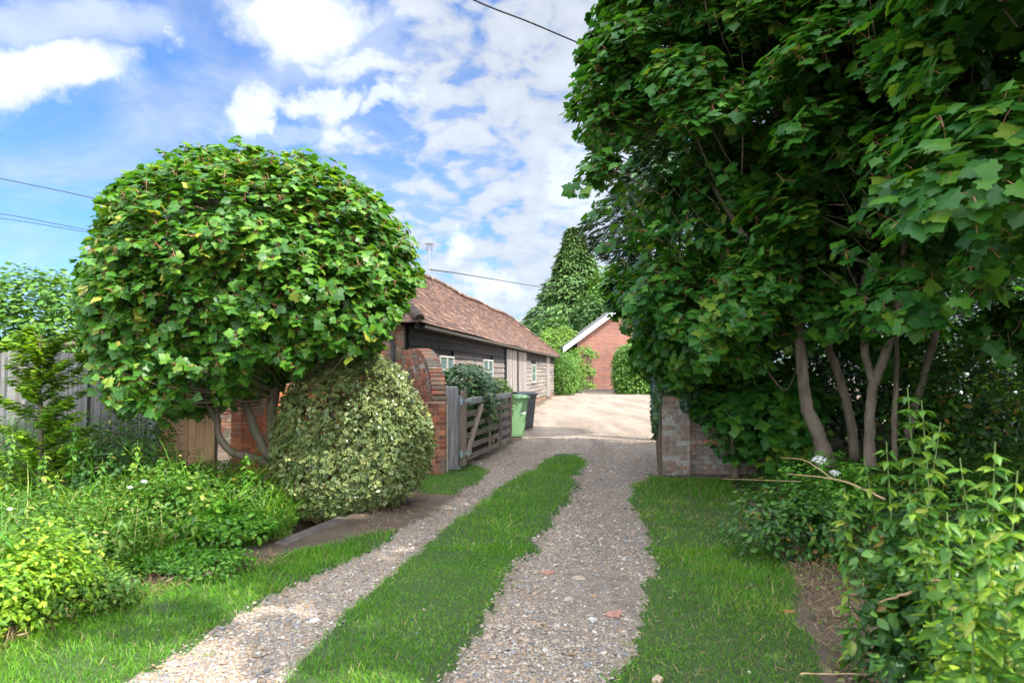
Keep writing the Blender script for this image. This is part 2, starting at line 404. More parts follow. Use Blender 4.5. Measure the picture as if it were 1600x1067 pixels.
class MB:
    """collects boxes and tubes, then builds ONE mesh"""
    def __init__(s): s.v = []; s.f = []; s.r = []; s.n = 0
    def add(s, vs, fs, r=None):
        r = random.random() if r is None else r
        s.v += [tuple(x) for x in vs]; s.f += [[i + s.n for i in f] for f in fs]; s.r += [r] * len(fs); s.n += len(vs)
    def box(s, c, d, rot=None, r=None, taper=None):
        hx, hy, hz = d[0] / 2, d[1] / 2, d[2] / 2
        vs = []
        for z in (-hz, hz):
            k = taper if (taper and z < 0) else 1
            vs += [(-hx * k, -hy * k, z), (hx * k, -hy * k, z), (hx * k, hy * k, z), (-hx * k, hy * k, z)]
        Rm = rot if rot is not None else Matrix.Identity(3)
        c = Vector(c)
        s.add([Rm @ Vector(x) + c for x in vs], [(3, 2, 1, 0), (4, 5, 6, 7), (0, 1, 5, 4), (1, 2, 6, 5), (2, 3, 7, 6), (3, 0, 4, 7)], r)
    def bar(s, a, b, w, t, up=(0, 0, 1), r=None):
        a, b = Vector(a), Vector(b); x = (b - a); Ln = x.length; x.normalize()
        y = Vector(up).cross(x); y.normalize(); z = x.cross(y)
        s.box((a + b) / 2, (Ln, t, w), Matrix((x, y, z)).transposed(), r)
    def tube(s, pts, rads, sides=8, cap=True, r=None):
        pts = [Vector(p) for p in pts]
        if isinstance(rads, (int, float)): rads = [rads] * len(pts)
        vs = []; ref = Vector((.31, .17, .93))
        for i, p in enumerate(pts):
            d = (pts[min(i + 1, len(pts) - 1)] - pts[max(i - 1, 0)]).normalized()
            if abs(d.dot(ref)) > .97: ref = Vector((1, .1, 0)).normalized()
            u_ = (ref - d * ref.dot(d)).normalized(); w_ = d.cross(u_)
            for k in range(sides):
                a = 2 * math.pi * k / sides
                vs.append(p + (u_ * math.cos(a) + w_ * math.sin(a)) * rads[i])
        fs = []
        for i in range(len(pts) - 1):
            for k in range(sides):
                k2 = (k + 1) % sides
                fs.append((i * sides + k, i * sides + k2, (i + 1) * sides + k2, (i + 1) * sides + k))
        if cap:
            fs.append(tuple(range(sides - 1, -1, -1))); fs.append(tuple((len(pts) - 1) * sides + k for k in range(sides)))
        s.add(vs, fs, r)
    def prism(s, poly, x0, x1, r=None, axis='x'):
        """poly of 2-D points (clockwise or not) pushed from x0 to x1 along an axis"""
        n = len(poly)
        def mk(t, q): return {'x': (t, q[0], q[1]), 'y': (q[0], t, q[1]), 'z': (q[0], q[1], t)}[axis]
        vs = [mk(x0, q) for q in poly] + [mk(x1, q) for q in poly]
        fs = [tuple(range(n)), tuple(range(2 * n - 1, n - 1, -1))] + [(i, (i + 1) % n, n + (i + 1) % n, n + i) for i in range(n)]
        s.add(vs, fs, r)
    def build(s, name, mat, parent=None, smooth=False, bevel=0):
        loops = [i for f in s.f for i in f]; st = []; k = 0
        for f in s.f: st.append(k); k += len(f)
        o = raw_mesh(name, s.v, loops, st, mat, parent, {'rnd': s.r}, smooth)
        bm = bmesh.new(); bm.from_mesh(o.data); bmesh.ops.recalc_face_normals(bm, faces=bm.faces)
        if bevel:
            bmesh.ops.bevel(bm, geom=bm.edges[:], offset=bevel, segments=1, affect='EDGES', clamp_overlap=True)
        bm.to_mesh(o.data); bm.free()
        return o
def smooth_path(pts, radii, n=5, wob=0.0, seed=0):
    """Catmull-Rom through pts"""
    rr = random.Random(seed); out = []; rads = []
    Pp = [Vector(p) for p in pts]
    for i in range(len(Pp) - 1):
        p0 = Pp[max(i - 1, 0)]; p1 = Pp[i]; p2 = Pp[i + 1]; p3 = Pp[min(i + 2, len(Pp) - 1)]
        for k in range(n):
            t = k / n
            q = .5 * ((2 * p1) + (p2 - p0) * t + (2 * p0 - 5 * p1 + 4 * p2 - p3) * t * t + (3 * p1 - p0 - 3 * p2 + p3) * t ** 3)
            q += Vector((rr.uniform(-1, 1), rr.uniform(-1, 1), 0)) * wob
            out.append(q); rads.append((radii[i] * (1 - t) + radii[i + 1] * t) * (1 + rr.uniform(-.06, .06)))
    out.append(Pp[-1]); rads.append(radii[-1])
    return out, rads

# value-noise substitute (sum of random sinusoids) for lumpy outlines and ground
class Lump:
    def __init__(s, seed, freq, n=10):
        r = np.random.default_rng(seed)
        s.k = norm(r.normal(size=(n, 3))) * r.uniform(.6, 1.6, (n, 1)) * freq; s.p = r.uniform(0, 6.28, n); s.n = n
    def __call__(s, X):
        X = np.asarray(X, float)
        if X.shape[-1] == 2: X = np.concatenate([X, np.zeros(X.shape[:-1] + (1,))], -1)
        return np.sin(X @ s.k.T + s.p).sum(-1) / math.sqrt(s.n)
def inpoly(poly, x, y):
    poly = np.asarray([(p[0], p[1]) for p in poly]); c = np.zeros(x.shape, bool); j = len(poly) - 1
    for i in range(len(poly)):
        xi, yi = poly[i]; xj, yj = poly[j]
        if yi != yj:
            c ^= ((yi > y) != (yj > y)) & (x < (xj - xi) * (y - yi) / (yj - yi) + xi)
        j = i
    return c

# ------------------------------------------------------------------ leaf templates (stalk end at origin, tip at y = 1)
def mirror_leaf(half, center, zc=.0, droop=.12):
    pts = [half[0]] + half[1:-1] + [half[-1]] + [(-x, y) for x, y in reversed(half[1:-1])]
    V = [(x, y, -droop * (x * x * 1.5 + max(0, y - .3) ** 2)) for x, y in pts] + [(center[0], center[1], zc)]
    n = len(pts); F = [(n, i, (i + 1) % n) for i in range(n)]
    return (V, [(a, c, b) for a, b, c in F])
MAPLE = mirror_leaf([(0, 0), (.16, -.09), (.30, -.16), (.44, -.10), (.42, .05), (.55, .12), (.72, .22), (.63, .33), (.66, .47), (.50, .48), (.36, .53), (.36, .68), (.20, .80), (0, 1.04)], (0, .26), .03)
MAPLE_LO = mirror_leaf([(0, 0), (.34, -.14), (.38, .08), (.68, .30), (.56, .44), (.32, .52), (.26, .76), (0, 1.0)], (0, .28), .03)
IVY = mirror_leaf([(0, 0), (.34, -.12), (.50, .12), (.34, .38), (.26, .62), (0, 1.0)], (0, .3), .05)
OVAL = ([(0, 0, 0), (.24, .22, -.03), (.30, .52, -.05), (.15, .84, -.04), (0, 1, -.06), (-.15, .84, -.04), (-.30, .52, -.05), (-.24, .22, -.03), (0, .45, .03)],
        [(8, 0, 1), (8, 1, 2), (8, 2, 3), (8, 3, 4), (8, 4, 5), (8, 5, 6), (8, 6, 7), (8, 7, 0)])
NETTLE = ([(0, 0, 0), (.22, .12, -.02), (.27, .32, -.05), (.18, .60, -.09), (.10, .80, -.14), (0, 1.05, -.24), (-.10, .80, -.14), (-.18, .60, -.09), (-.27, .32, -.05), (-.22, .12, -.02), (0, .35, .02), (0, .7, -.08)],
          [(10, 0, 1), (10, 1, 2), (10, 2, 3), (11, 10, 3), (11, 3, 4), (11, 4, 5), (11, 5, 6), (11, 6, 7), (11, 7, 10), (10, 7, 8), (10, 8, 9), (10, 9, 0)])
SMALL = ([(0, 0, 0), (.28, .45, -.03), (0, 1, -.05), (-.28, .45, -.03), (0, .45, .04)], [(4, 0, 1), (4, 1, 2), (4, 2, 3), (4, 3, 0)])
def holly_t():
    o = [(0, 0), (.16, .10), (.20, .22), (.34, .30), (.24, .44), (.36, .58), (.20, .68), (.20, .82), (0, 1.05)]
    o = o + [(-x, y) for x, y in reversed(o[1:-1])]
    n = len(o); zs = [.05 if i % 2 else -.03 for i in range(n)]
    V = [(x, y, z) for (x, y), z in zip(o, zs)] + [(x * .70, .5 + (y - .5) * .80, .0) for x, y in o]
    F = [(i, (i + 1) % n, n + (i + 1) % n, n + i) for i in range(n)] + [tuple(range(n, 2 * n))]
    return (V, F, [1.0] * n + [0.0])
HOLLY = holly_t()
BLADE = ([(-.5, 0, 0), (.5, 0, 0), (-.42, .35, .45), (.42, .35, .45), (-.25, .9, .8), (.25, .9, .8), (0, 1.6, .95)], None)
def blade_t(bend):
    V = []
    for t, w in ((0, .5), (.4, .45), (.75, .3)):
        V += [(-w, bend * t * t, t * (1 - .25 * bend * t)), (w, bend * t * t, t * (1 - .25 * bend * t))]
    V.append((0, bend, 1 - .25 * bend))
    return (V, [(0, 1, 3, 2), (2, 3, 5, 4), (4, 5, 6)])
SPRAY = ([(0, 0, 0), (.10, .15, .0), (.30, .38, -.02), (.10, .36, 0), (.24, .62, -.03), (.07, .60, 0), (.12, .82, -.03), (0, 1, -.05),
          (-.12, .82, -.03), (-.07, .60, 0), (-.24, .62, -.03), (-.10, .36, 0), (-.30, .38, -.02), (-.10, .15, 0)],
         [(0, 1, 13), (1, 2, 3), (13, 11, 12), (1, 3, 11, 13), (3, 4, 5), (11, 9, 10), (3, 5, 9, 11), (5, 6, 7), (9, 7, 8), (5, 7, 9)])

def rand_unit(n): return norm(rng.normal(size=(n, 3)))
UP = np.array([0., 0., 1.])

def shoot_leaves(C, out, per, size, spread=.13, up=.5, droop=.35, jit=.3, sizevar=.3, petiole=.6):
    """leaves set radially round shoots: returns pos, frames, size, shoot index"""
    n = len(C); idx = np.repeat(np.arange(n), per); m = len(idx)
    axis = norm(out * .6 + UP * up + rand_unit(n) * .35)[idx]
    d = rand_unit(m); d = norm(d - (d * axis).sum(-1, keepdims=True) * axis)
    s = size * (1 + rng.uniform(-sizevar, sizevar, m))
    pos = C[idx] + d * (s * petiole * rng.uniform(.5, 1.3, m))[:, None] + axis * rng.uniform(-1, 1, (m, 1)) * spread
    tip = d + axis * .15 - UP * droop + rand_unit(m) * .25
    nr = axis * .45 + UP * .55 + out[idx] * .25 + rand_unit(m) * jit
    return pos, frames(nr, tip), s, idx

def crown_centres(ells, n, shell=.72, lump=None, amp=.10, pw=2.0, cond=None, inner=.25):
    """points through the outer shell of a union of ellipsoids, with outward directions"""
    area = np.array([(e[3] * e[4] * e[5]) ** (2 / 3) for e in ells]); area = area / area.sum()
    Ps, Os, tot = [], [], 0
    while tot < n:
        k = rng.choice(len(ells), n, p=area)
        E = np.array(ells)[k]; d = rand_unit(n)
        q = (np.abs(d) ** pw).sum(-1) ** (-1 / pw)
        r = np.where(rng.random(n) < inner, rng.random(n) ** .5 * shell, shell + (1 - shell) * rng.random(n) ** .6)
        p = E[:, :3] + d * (q * r)[:, None] * E[:, 3:6]
        if lump is not None: p = p + d * (lump(p) * amp)[:, None]
        o = norm(d / E[:, 3:6])
        keep = np.ones(n, bool)
        for j, e in enumerate(ells):                       # drop what lies deep inside another ellipsoid
            rr = (((p - np.array(e[:3])) / np.array(e[3:6])) ** 2).sum(-1)
            keep &= (k == j) | (rr > .62)
        if cond is not None: keep &= cond(p)
        Ps.append(p[keep]); Os.append(o[keep]); tot += keep.sum()
    return np.concatenate(Ps)[:n], np.concatenate(Os)[:n]

def spray_centres(ells, K, n, sub=(.55, .42, .26), lump=None, amp=.12, cond=None, shell=.86, droop=.25, pw=2.0):
    """clump centres gathered on K drooping sub-branches round the crown, leaving hollows between them"""
    c, o = crown_centres(ells, K, shell=shell, lump=lump, amp=amp, inner=.12, cond=cond, pw=pw)
    sc = rng.uniform(.6, 1.35, K); per = rng.choice(K, n, p=sc ** 2 / (sc ** 2).sum())
    b = norm(o + rand_unit(K) * .35 - UP * droop); Fr = frames(UP + o * .6 + rand_unit(K) * .2, b)
    d = rand_unit(n); d[:, 2] = np.where(rng.random(n) < .7, np.abs(d[:, 2]), d[:, 2]); k = .55 + .45 * rng.random(n) ** .5
    loc = d * k[:, None] * np.array([sub[1], sub[0], sub[2]]) * sc[per][:, None]
    w = np.einsum('nij,nj->ni', Fr[per], loc)
    w[:, 2] -= droop * (loc[:, 1].clip(0) ** 2) * .8
    p = c[per] + w; out = norm(np.einsum('nij,nj->ni', Fr[per], d) + o[per] * .6)
    if cond is not None: q = cond(p); p, out = p[q], out[q]
    return p, out
def stalks(C, tgt, frac, r0, name, mat, parent, lenmax=.7):
    """thin twigs running from shoots inwards"""
    mb = MB()
    for i in range(len(C)):
        if random.random() > frac: continue
        c = Vector(C[i]); t = Vector(tgt(c)); d = t - c; l = min(d.length * .5, lenmax * random.uniform(.5, 1)); d.normalize()
        mid = c + d * l * .5 + Vector((0, 0, -.04)); mb.tube([c, mid, c + d * l], [r0 * .5, r0 * .8, r0], 4, False)
    o = mb.build(name, mat, parent); o['kind'] = 'stuff'; return o
def petioles(pos, Fm, C, idx, frac, r, name, mat, parent):
    sel = rng.random(len(pos)) < frac
    a = pos[sel]; c = C[idx[sel]]; side = Fm[sel][:, :, 0] * r
    V = np.stack([a - side, a + side, (a + c) / 2 + side + UP * .012, (a + c) / 2 - side + UP * .012, c + side, c - side], 1).reshape(-1, 3)
    n = len(a); b = np.arange(n)[:, None] * 6
    loops = (b + np.array([[0, 1, 2, 3, 3, 2, 4, 5]])).ravel()
    o = raw_mesh(name, V, loops, np.arange(2 * n) * 4, mat, parent, {'rnd': rng.random(2 * n)}); o['kind'] = 'stuff'; return o

# ------------------------------------------------------------------ ground plan (photo pixels laid on the ground)
def GP(l): return [(G(x, y).x, G(x, y).y) for x, y in l]
OUTER = GP([(-60, 1200), (200, 1067), (330, 985), (450, 920), (600, 852), (640, 822), (700, 778), (768, 735), (735, 722), (800, 692), (812, 683), (835, 640), (865, 620), (903, 610)]) \
    + [(14, 52), (14, 22), (6, 14.2), (3.6, 12.6), (3.2, 12.0)] + GP([(1034, 730), (1030, 745), (1000, 740), (985, 790), (1015, 850), (1010, 900), (1000, 970), (990, 1010), (950, 1067), (900, 1200)])
CENTRE = GP([(330, 1200), (450, 1067), (520, 980), (600, 910), (680, 840), (760, 780), (830, 735), (870, 712), (915, 711), (910, 750), (870, 800), (830, 860), (790, 920), (740, 990), (680, 1050), (560, 1200)])
LAWN_R = GP([(1030, 745), (1000, 740), (985, 790), (1015, 850), (1010, 900), (1000, 970), (990, 1010), (950, 1067), (900, 1200), (1380, 1200), (1300, 1067), (1255, 960), (1205, 850), (1165, 775), (1135, 747)])
VERGE_L = GP([(-60, 1200), (200, 1067), (330, 985), (450, 920), (600, 852), (625, 828), (570, 838), (455, 868), (350, 900), (250, 918), (110, 962), (-60, 1030), (-400, 1220)])
PATCH = GP([(768, 735), (738, 724), (640, 742), (625, 752), (660, 768), (705, 772)])
wob = Lump(3, 3.2); wob2 = Lump(5, 9.0); fine_l = Lump(8, 22.0)
def wobble(x, y):
    X = np.stack([x, y], -1)
    k = np.clip(y / 6, .4, 2)
    return x + (wob(X) * .035 + wob2(X) * .035) * k, y + (wob(X + 31) * .035 + wob2(X + 17) * .035) * k
def is_centre(x, y): return inpoly(CENTRE, *wobble(x, y))
def is_gravel(x, y):
    a, b = wobble(x, y)
    return inpoly(OUTER, a, b) & ~inpoly(CENTRE, a, b)
def is_grass(x, y):
    a, b = wobble(x, y)
    return (inpoly(CENTRE, a, b) | inpoly(LAWN_R, a, b) | inpoly(VERGE_L, a, b) | inpoly(PATCH, a, b))
hl = Lump(11, 1.1); hm = Lump(12, 5.0)
DA = G(452, 838); DB = G(548, 800)          # the ditch mouth behind the slab
def hgt(x, y):
    X = np.stack([x, y], -1)
    z = hl(X) * .012 + hm(X) * .006
    z = z * np.clip((30 - y) / 20, 0, 1)
    z = z + .03 * inpoly(CENTRE, x, y)
    # ditch trough
    ax, ay = DA.x - .28, DA.y + .10; bx, by = DB.x - .28, DB.y + .10
    t = np.clip(((x - ax) * (bx - ax) + (y - ay) * (by - ay)) / ((bx - ax) ** 2 + (by - ay) ** 2), 0, 1)
    d = np.hypot(x - ax - t * (bx - ax), y - ay - t * (by - ay))
    z = z - .42 * np.exp(-(d / .27) ** 4)
    # worn wheel tracks
    z = z - .012 * (is_gravel(x, y) & (y < 10))
    return z

def bareness(x, y):
    X = np.stack([x, y], -1)
    b = 1.1 * np.exp(-((x - .66) / .38) ** 2 - ((y - 5.1) / .75) ** 2) + .85 * np.exp(-((x - 1.25) / .28) ** 2 - ((y - 7.0) / 1.3) ** 2) + .5 * np.exp(-((x + .35) / .25) ** 2 - ((y - 8.2) / 1.2) ** 2)
    return np.clip(b * (1 + .45 * wob2(X)) + .12 * wob2(X * .7 + 5), 0, 1)
def make_ground():
    xs = np.concatenate([[-600, -300, -150, -80, -45, -28, -18, -12, -9, -7.5, -6.2, -5.4], np.arange(-4.8, 5.2, .06), [5.6, 6.2, 7, 8, 9.5, 11.5, 14, 18, 24, 34, 50, 80, 150, 300, 600]])
    ys = np.concatenate([[-200, -80, -30, -12, -5, -1, .5, 1.4], np.arange(1.8, 15, .06), np.arange(15, 30, .25), np.arange(30, 60, .8), [65, 75, 90, 120, 180, 300, 700]])
    X, Y = np.meshgrid(xs, ys)
    Z = hgt(X, Y)
    V = np.stack([X, Y, Z], -1).reshape(-1, 3)
    nx, ny = len(xs), len(ys)
    i = np.arange(ny - 1)[:, None] * nx + np.arange(nx - 1)[None]
    Q = np.stack([i, i + 1, i + nx + 1, i + nx], -1).reshape(-1, 4)
    cx_ = V[Q].mean(1)
    g = is_gravel(cx_[:, 0], cx_[:, 1])
    for nm, sel, mt in (('ground', ~g, M_soil), ('gravel_drive', g, M_gravel)):
        q = Q[sel]; used, inv = np.unique(q, return_inverse=True)
        o = raw_mesh(nm, V[used], inv.ravel(), np.arange(len(q)) * 4, mt, None, {'rnd': is_grass(cx_[sel][:, 0], cx_[sel][:, 1]).astype(float) if nm == 'ground' else bareness(cx_[sel][:, 0], cx_[sel][:, 1])}, True)
        o['kind'] = 'structure'
def soil_mat():
    m, nt, b, out = new_mat('soil')
    n = noise(nt, 2.2, 8, .65); n2 = noise(nt, 60, 4, .7); g = attr(nt, 'rnd')
    c = ramp(nt, n, [(.3, (.075, .05, .035)), (.55, (.15, .105, .07)), (.8, (.24, .18, .12))])
    gr = ramp(nt, n2, [(.3, (.02, .045, .008)), (.7, (.06, .10, .02))])
    c = mixc(nt, ramp(nt, n2, [(.4, (0, 0, 0)), (.65, (.7, .7, .7))]), c, (.05, .036, .026))
    L(nt, mixc(nt, g, c, gr), b.inputs['Base Color']); b.inputs['Roughness'].default_value = 1
    bump(nt, b, n2, .8, .02); return m
def gravel_mat():
    m, nt, b, out = new_mat('gravel')
    tc = N(nt, 'ShaderNodeTexCoord')
    vo = N(nt, 'ShaderNodeTexVoronoi'); L(nt, tc.outputs['Object'], vo.inputs['Vector']); vo.inputs['Scale'].default_value = 70
    sc = N(nt, 'ShaderNodeSeparateColor'); L(nt, vo.outputs['Color'], sc.inputs[0])
    c = ramp(nt, sc.outputs[0], STONES)
    n = noise(nt, .9, 6, .65); n3 = noise(nt, 7, 5, .7)
    c = mixc(nt, ramp(nt, n, [(.45, (0, 0, 0)), (.75, (.55, .55, .55))]), c, (.20, .155, .12))
    c = mixc(nt, 1.0, c, ramp(nt, n3, [(.3, (.70, .70, .70)), (.7, (1.08, 1.08, 1.08))]), 'MULTIPLY')
    nt_ = noise(nt, .8, 5, .6, stretch=(1.6, .22, 1), dist=.6)
    c = mixc(nt, 1.0, c, ramp(nt, nt_, [(.38, (.58, .53, .48)), (.52, (.80, .76, .71)), (.68, (.92, .88, .82))]), 'MULTIPLY')
    c = mixc(nt, attr(nt, 'rnd'), c, ramp(nt, n3, [(.3, (.13, .10, .078)), (.7, (.25, .20, .16))]))
    L(nt, c, b.inputs['Base Color']); b.inputs['Roughness'].default_value = .9
    bump(nt, b, vo.outputs['Distance'], .9, .012); return m
STONES = [(0, (.12, .115, .12)), (.16, (.25, .25, .27)), (.32, (.36, .28, .20)), (.50, (.31, .19, .11)), (.66, (.42, .37, .31)), (.84, (.35, .265, .19)), (1, (.60, .56, .50))]
M_soil, M_gravel = soil_mat(), gravel_mat()
make_ground()

def stone_mat():
    m, nt, b, out = new_mat('loose_stone')
    c = ramp(nt, attr(nt, 'rnd'), STONES); n = noise(nt, 90, 3, .6)
    L(nt, mixc(nt, 1.0, c, ramp(nt, n, [(.3, (.62, .61, .60)), (.7, (1.02, 1.0, .98))]), 'MULTIPLY'), b.inputs['Base Color'])
    b.inputs['Roughness'].default_value = .8; return m
def gravel_stones():
    T = ([(1, 0, 0), (0, 1, 0), (-1, 0, 0), (0, -1, 0), (0, 0, .8), (0, 0, -.6), (.62, .62, .35), (-.6, .6, .3), (-.62, -.6, .35), (.6, -.62, .3)],
         [(0, 6, 4, 9), (6, 1, 7, 4), (7, 2, 8, 4), (8, 3, 9, 4), (0, 5, 6), (6, 5, 1), (1, 5, 7), (7, 5, 2), (2, 5, 8), (8, 5, 3), (3, 5, 9), (9, 5, 0)])
    n = 330000
    y = 2.6 + (17.5 - 2.6) * rng.random(n) ** 1.9; x = rng.uniform(-4.6, 3.6, n)
    k = is_gravel(x + rng.normal(size=n) * .03, y + rng.normal(size=n) * .04)
    k &= rng.random(n) < np.clip((17.5 - y) / 6, 0, 1)
    k &= rng.random(n) > bareness(x, y) * .75; k |= (rng.random(n) < .003) & (y < 11) & (x > -2.5) & (x < 2)
    edge = wob(np.stack([x, y], -1) * 1.5)
    k &= (edge > -1.7)
    x, y = x[k], y[k]; n = len(x)
    s = rng.lognormal(math.log(.0064), .42, n).clip(.003, .024)
    big = rng.random(n) < .002; s[big] = rng.uniform(.016, .03, big.sum())
    size = np.stack([s * rng.uniform(.8, 1.4, n), s * rng.uniform(.8, 1.2, n), s * rng.uniform(.5, .9, n)], -1)
    pos = np.stack([x, y, hgt(x, y) + s * .15], -1)
    nr = UP + rand_unit(n) * .35; Fm = frames(nr, rand_unit(n))
    o = inst('gravel_stones', T, pos, Fm, size, stone_mat(), None, smooth=False); o['kind'] = 'stuff'
    o['label'] = 'loose flint and pea gravel lying over the drive'
gravel_stones()

def grass():
    parts = []
    specs = [(0, 170000, 2.5, 6.2, .043, .0038), (1, 140000, 6.0, 12.6, .046, .0055)]
    poss, Fs, ss, = [], [], []
    for _, n, y0, y1, h, w in specs:
        y = y0 + (y1 - y0) * rng.random(n) ** .9; x = rng.uniform(-5.2, 4.2, n)
        X = np.stack([x, y], -1)
        jx, jy = x + rng.normal(size=n) * .035, y + rng.normal(size=n) * .05
        k = is_grass(jx, jy) & (rng.random(n) < 1.0 + .30 * wob2(X * 1.3) - .45 * np.clip(wob(X * .8) - .7, 0, 1.2) - .5 * (wob2(X * .55 + 3) > 1.55)) & (np.abs(x) < y * .85 + .5)
        k |= (rng.random(n) < .12) & is_gravel(x, y) & (wob2(X * .9) > 1.35)
        x, y = x[k], y[k]; m = len(x); X = X[k]
        L_ = h * rng.uniform(.5, 1.25, m) * (1 + .35 * np.clip(wob(X * .9), -1, 1.5))
        vl = inpoly(VERGE_L, x, y); L_ = L_ * np.where(vl, 1.55, 1.0)
        s = np.stack([np.full(m, w) * rng.uniform(.7, 1.4, m), L_, L_], -1)
        poss.append(np.stack([x, y, hgt(x, y) - .004], -1)); ss.append(s)
        nr = UP + rand_unit(m) * np.array([.45, .45, 0]); Fs.append(frames(nr, rand_unit(m) * np.array([1, 1, 0])))
    pos = np.concatenate(poss); Fm = np.concatenate(Fs); s = np.concatenate(ss)
    rnd = np.clip(rng.normal(.5, .2, len(pos)) + .1 * wob2(pos), 0, 1)
    straw = rng.random(len(pos)) < .03; rnd[straw] = 1
    for j, (t, nm) in enumerate(((blade_t(.55), 'mown_grass'), (blade_t(.9), 'bent_grass'))):
        q = np.arange(len(pos)) % 2 == j
        o = inst(nm, t, pos[q], Fm[q], s[q], M['grass'], None, rnd=rnd[q]); o['kind'] = 'stuff'
        o['label'] = 'short green grass on the verges and between the wheel tracks'
grass()

# ------------------------------------------------------------------ brickwork as real bricks
def brick_faces(mb, mortar, ox, ux, length, z0, z1, thick, top=None, bl=.225, bh=.075, jit=.004, left_end=True, bond='stretch', drop=0.0, mat=None):
    """bricks on a vertical slab in a local frame: runs along local ux from ox (Vectors), thickness centred"""
    uy = Vector((-ux.y, ux.x, 0)); Rm = Matrix((ux, uy, Vector((0, 0, 1)))).transposed()
    rows = int(round((z1 - z0) / bh)); g = .010
    for r_ in range(rows):
        z = z0 + (r_ + .5) * bh
        w = bl if (bond == 'stretch' or r_ % 2 == 0) else bl / 2
        off = -(bl / 2) if r_ % 2 else 0
        if bond != 'stretch' and r_ % 2: off = -bl / 4
        s = off
        while s < length - .01:
            a = max(s, 0); b_ = min(s + w, length); s += w
            if b_ - a < .03: continue
            mid = (a + b_) / 2
            if top is not None and z + bh / 2 > top(mid): continue
            if drop and random.random() < drop: continue
            c = ox + ux * mid + Vector((0, 0, z)) + uy * random.uniform(-jit, jit)
            mb.box(c, (b_ - a - g, thick + random.uniform(-jit, jit), bh - g), Rm)
    return Rm, uy

# ---------------- barn
BO = Vector((-2.15, 13.9, 0)); BD = Vector((.154, .988, 0)).normalized(); BRZ = math.atan2(BD.y, BD.x)
barn = empty('barn', BO, BRZ, 'long low barn with red clay tile roof and silvered weatherboard walls beside the drive', 'barn')
BL, BW, EZ, RZ = 31.8, 5.0, 2.62, 5.02
def D2x(px):           # photo column -> distance along the barn wall
    s = (px - 800) / 1067
    t = (BO.x - s * BO.y) / (s * BD.y - BD.x)
    return t
def bx(mb, x0, x1, y0, y1, z0, z1, r=None): mb.box(((x0 + x1) / 2, (y0 + y1) / 2, (z0 + z1) / 2), (x1 - x0, y1 - y0, z1 - z0), r=r)
X1, X2, X3 = D2x(787), D2x(806), D2x(821)
wins = [(D2x(684), D2x(706), 1.30, 1.98, 2), (D2x(753), D2x(768), 1.20, 1.98, 2), (D2x(829.5), D2x(836), 1.05, 1.95, 1)]
mb = MB(); bx(mb, .05, BL, .03, BW, 0, EZ - .05); mb.build('wall_frame', M['board_dark'], barn)
# boards
dark, grey, dark2, grey2 = MB(), MB(), MB(), MB()
tilt_b = Matrix.Rotation(R(-12), 3, 'X')
z = .34; k = 0
while z < EZ - .1:
    x = .12
    while x < BL:
        ln = random.uniform(2.2, 4.2); x1 = min(x + ln, BL)
        segs = [(x, x1)]
        for (a, b_, wz0, wz1, _) in wins:
            if z + .08 > wz0 - .05 and z - .08 < wz1 + .05:
                ns = []
                for (p, q) in segs:
                    if q <= a - .06 or p >= b_ + .06: ns.append((p, q)); continue
                    if p < a - .06: ns.append((p, a - .06))
                    if q > b_ + .06: ns.append((b_ + .06, q))
                segs = ns
        for (p, q) in segs:
            if X1 < (p + q) / 2 < X3 and False: continue
            for (pp, qq) in (((p, min(q, X1)), (max(p, X3), q))):
                if qq - pp < .05: continue
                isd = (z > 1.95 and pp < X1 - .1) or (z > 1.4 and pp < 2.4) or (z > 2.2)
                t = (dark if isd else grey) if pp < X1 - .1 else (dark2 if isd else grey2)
                t.box(((pp + qq) / 2, -.014 + random.uniform(-.008, .008), z + random.uniform(-.008, .008)), (qq - pp - .006, .026, .235),
                      tilt_b @ Matrix.Rotation(R(random.uniform(-.15, .15)), 3, 'Y'))
        x = x1
    z += .19; k += 1
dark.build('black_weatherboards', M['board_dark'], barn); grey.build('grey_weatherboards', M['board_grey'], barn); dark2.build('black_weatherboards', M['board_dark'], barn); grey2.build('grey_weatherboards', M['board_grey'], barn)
mb = MB()                                   # vertical plank doors
x = X1
while x < X3:
    w = random.uniform(.20, .30); bx(mb, x, min(x + w - .012, X3), -.06 - random.uniform(0, .01), -.02, .12, EZ - .16); x += w
d = mb.build('barn_door', M['plank_grey'], barn)
for xx in (X1, X2):
    mb = MB(); bx(mb, xx - .06, xx + .06, -.12, -.071, .05, EZ - .1); mb.build('door_jamb', M['black_iron'], barn)
mb = MB(); bx(mb, D2x(852.5), D2x(857.5), -.075, -.035, .1, EZ - .1); mb.build('corner_board', M['plank_grey'], barn)
# brick plinth
pl, mo = MB(), MB()
brick_faces(pl, mo, Vector((0, .045, 0)), Vector((1, 0, 0)), BL, 0, .30, .12, jit=.003)
pl.build('brick_plinth', M['brick_barn'], barn)
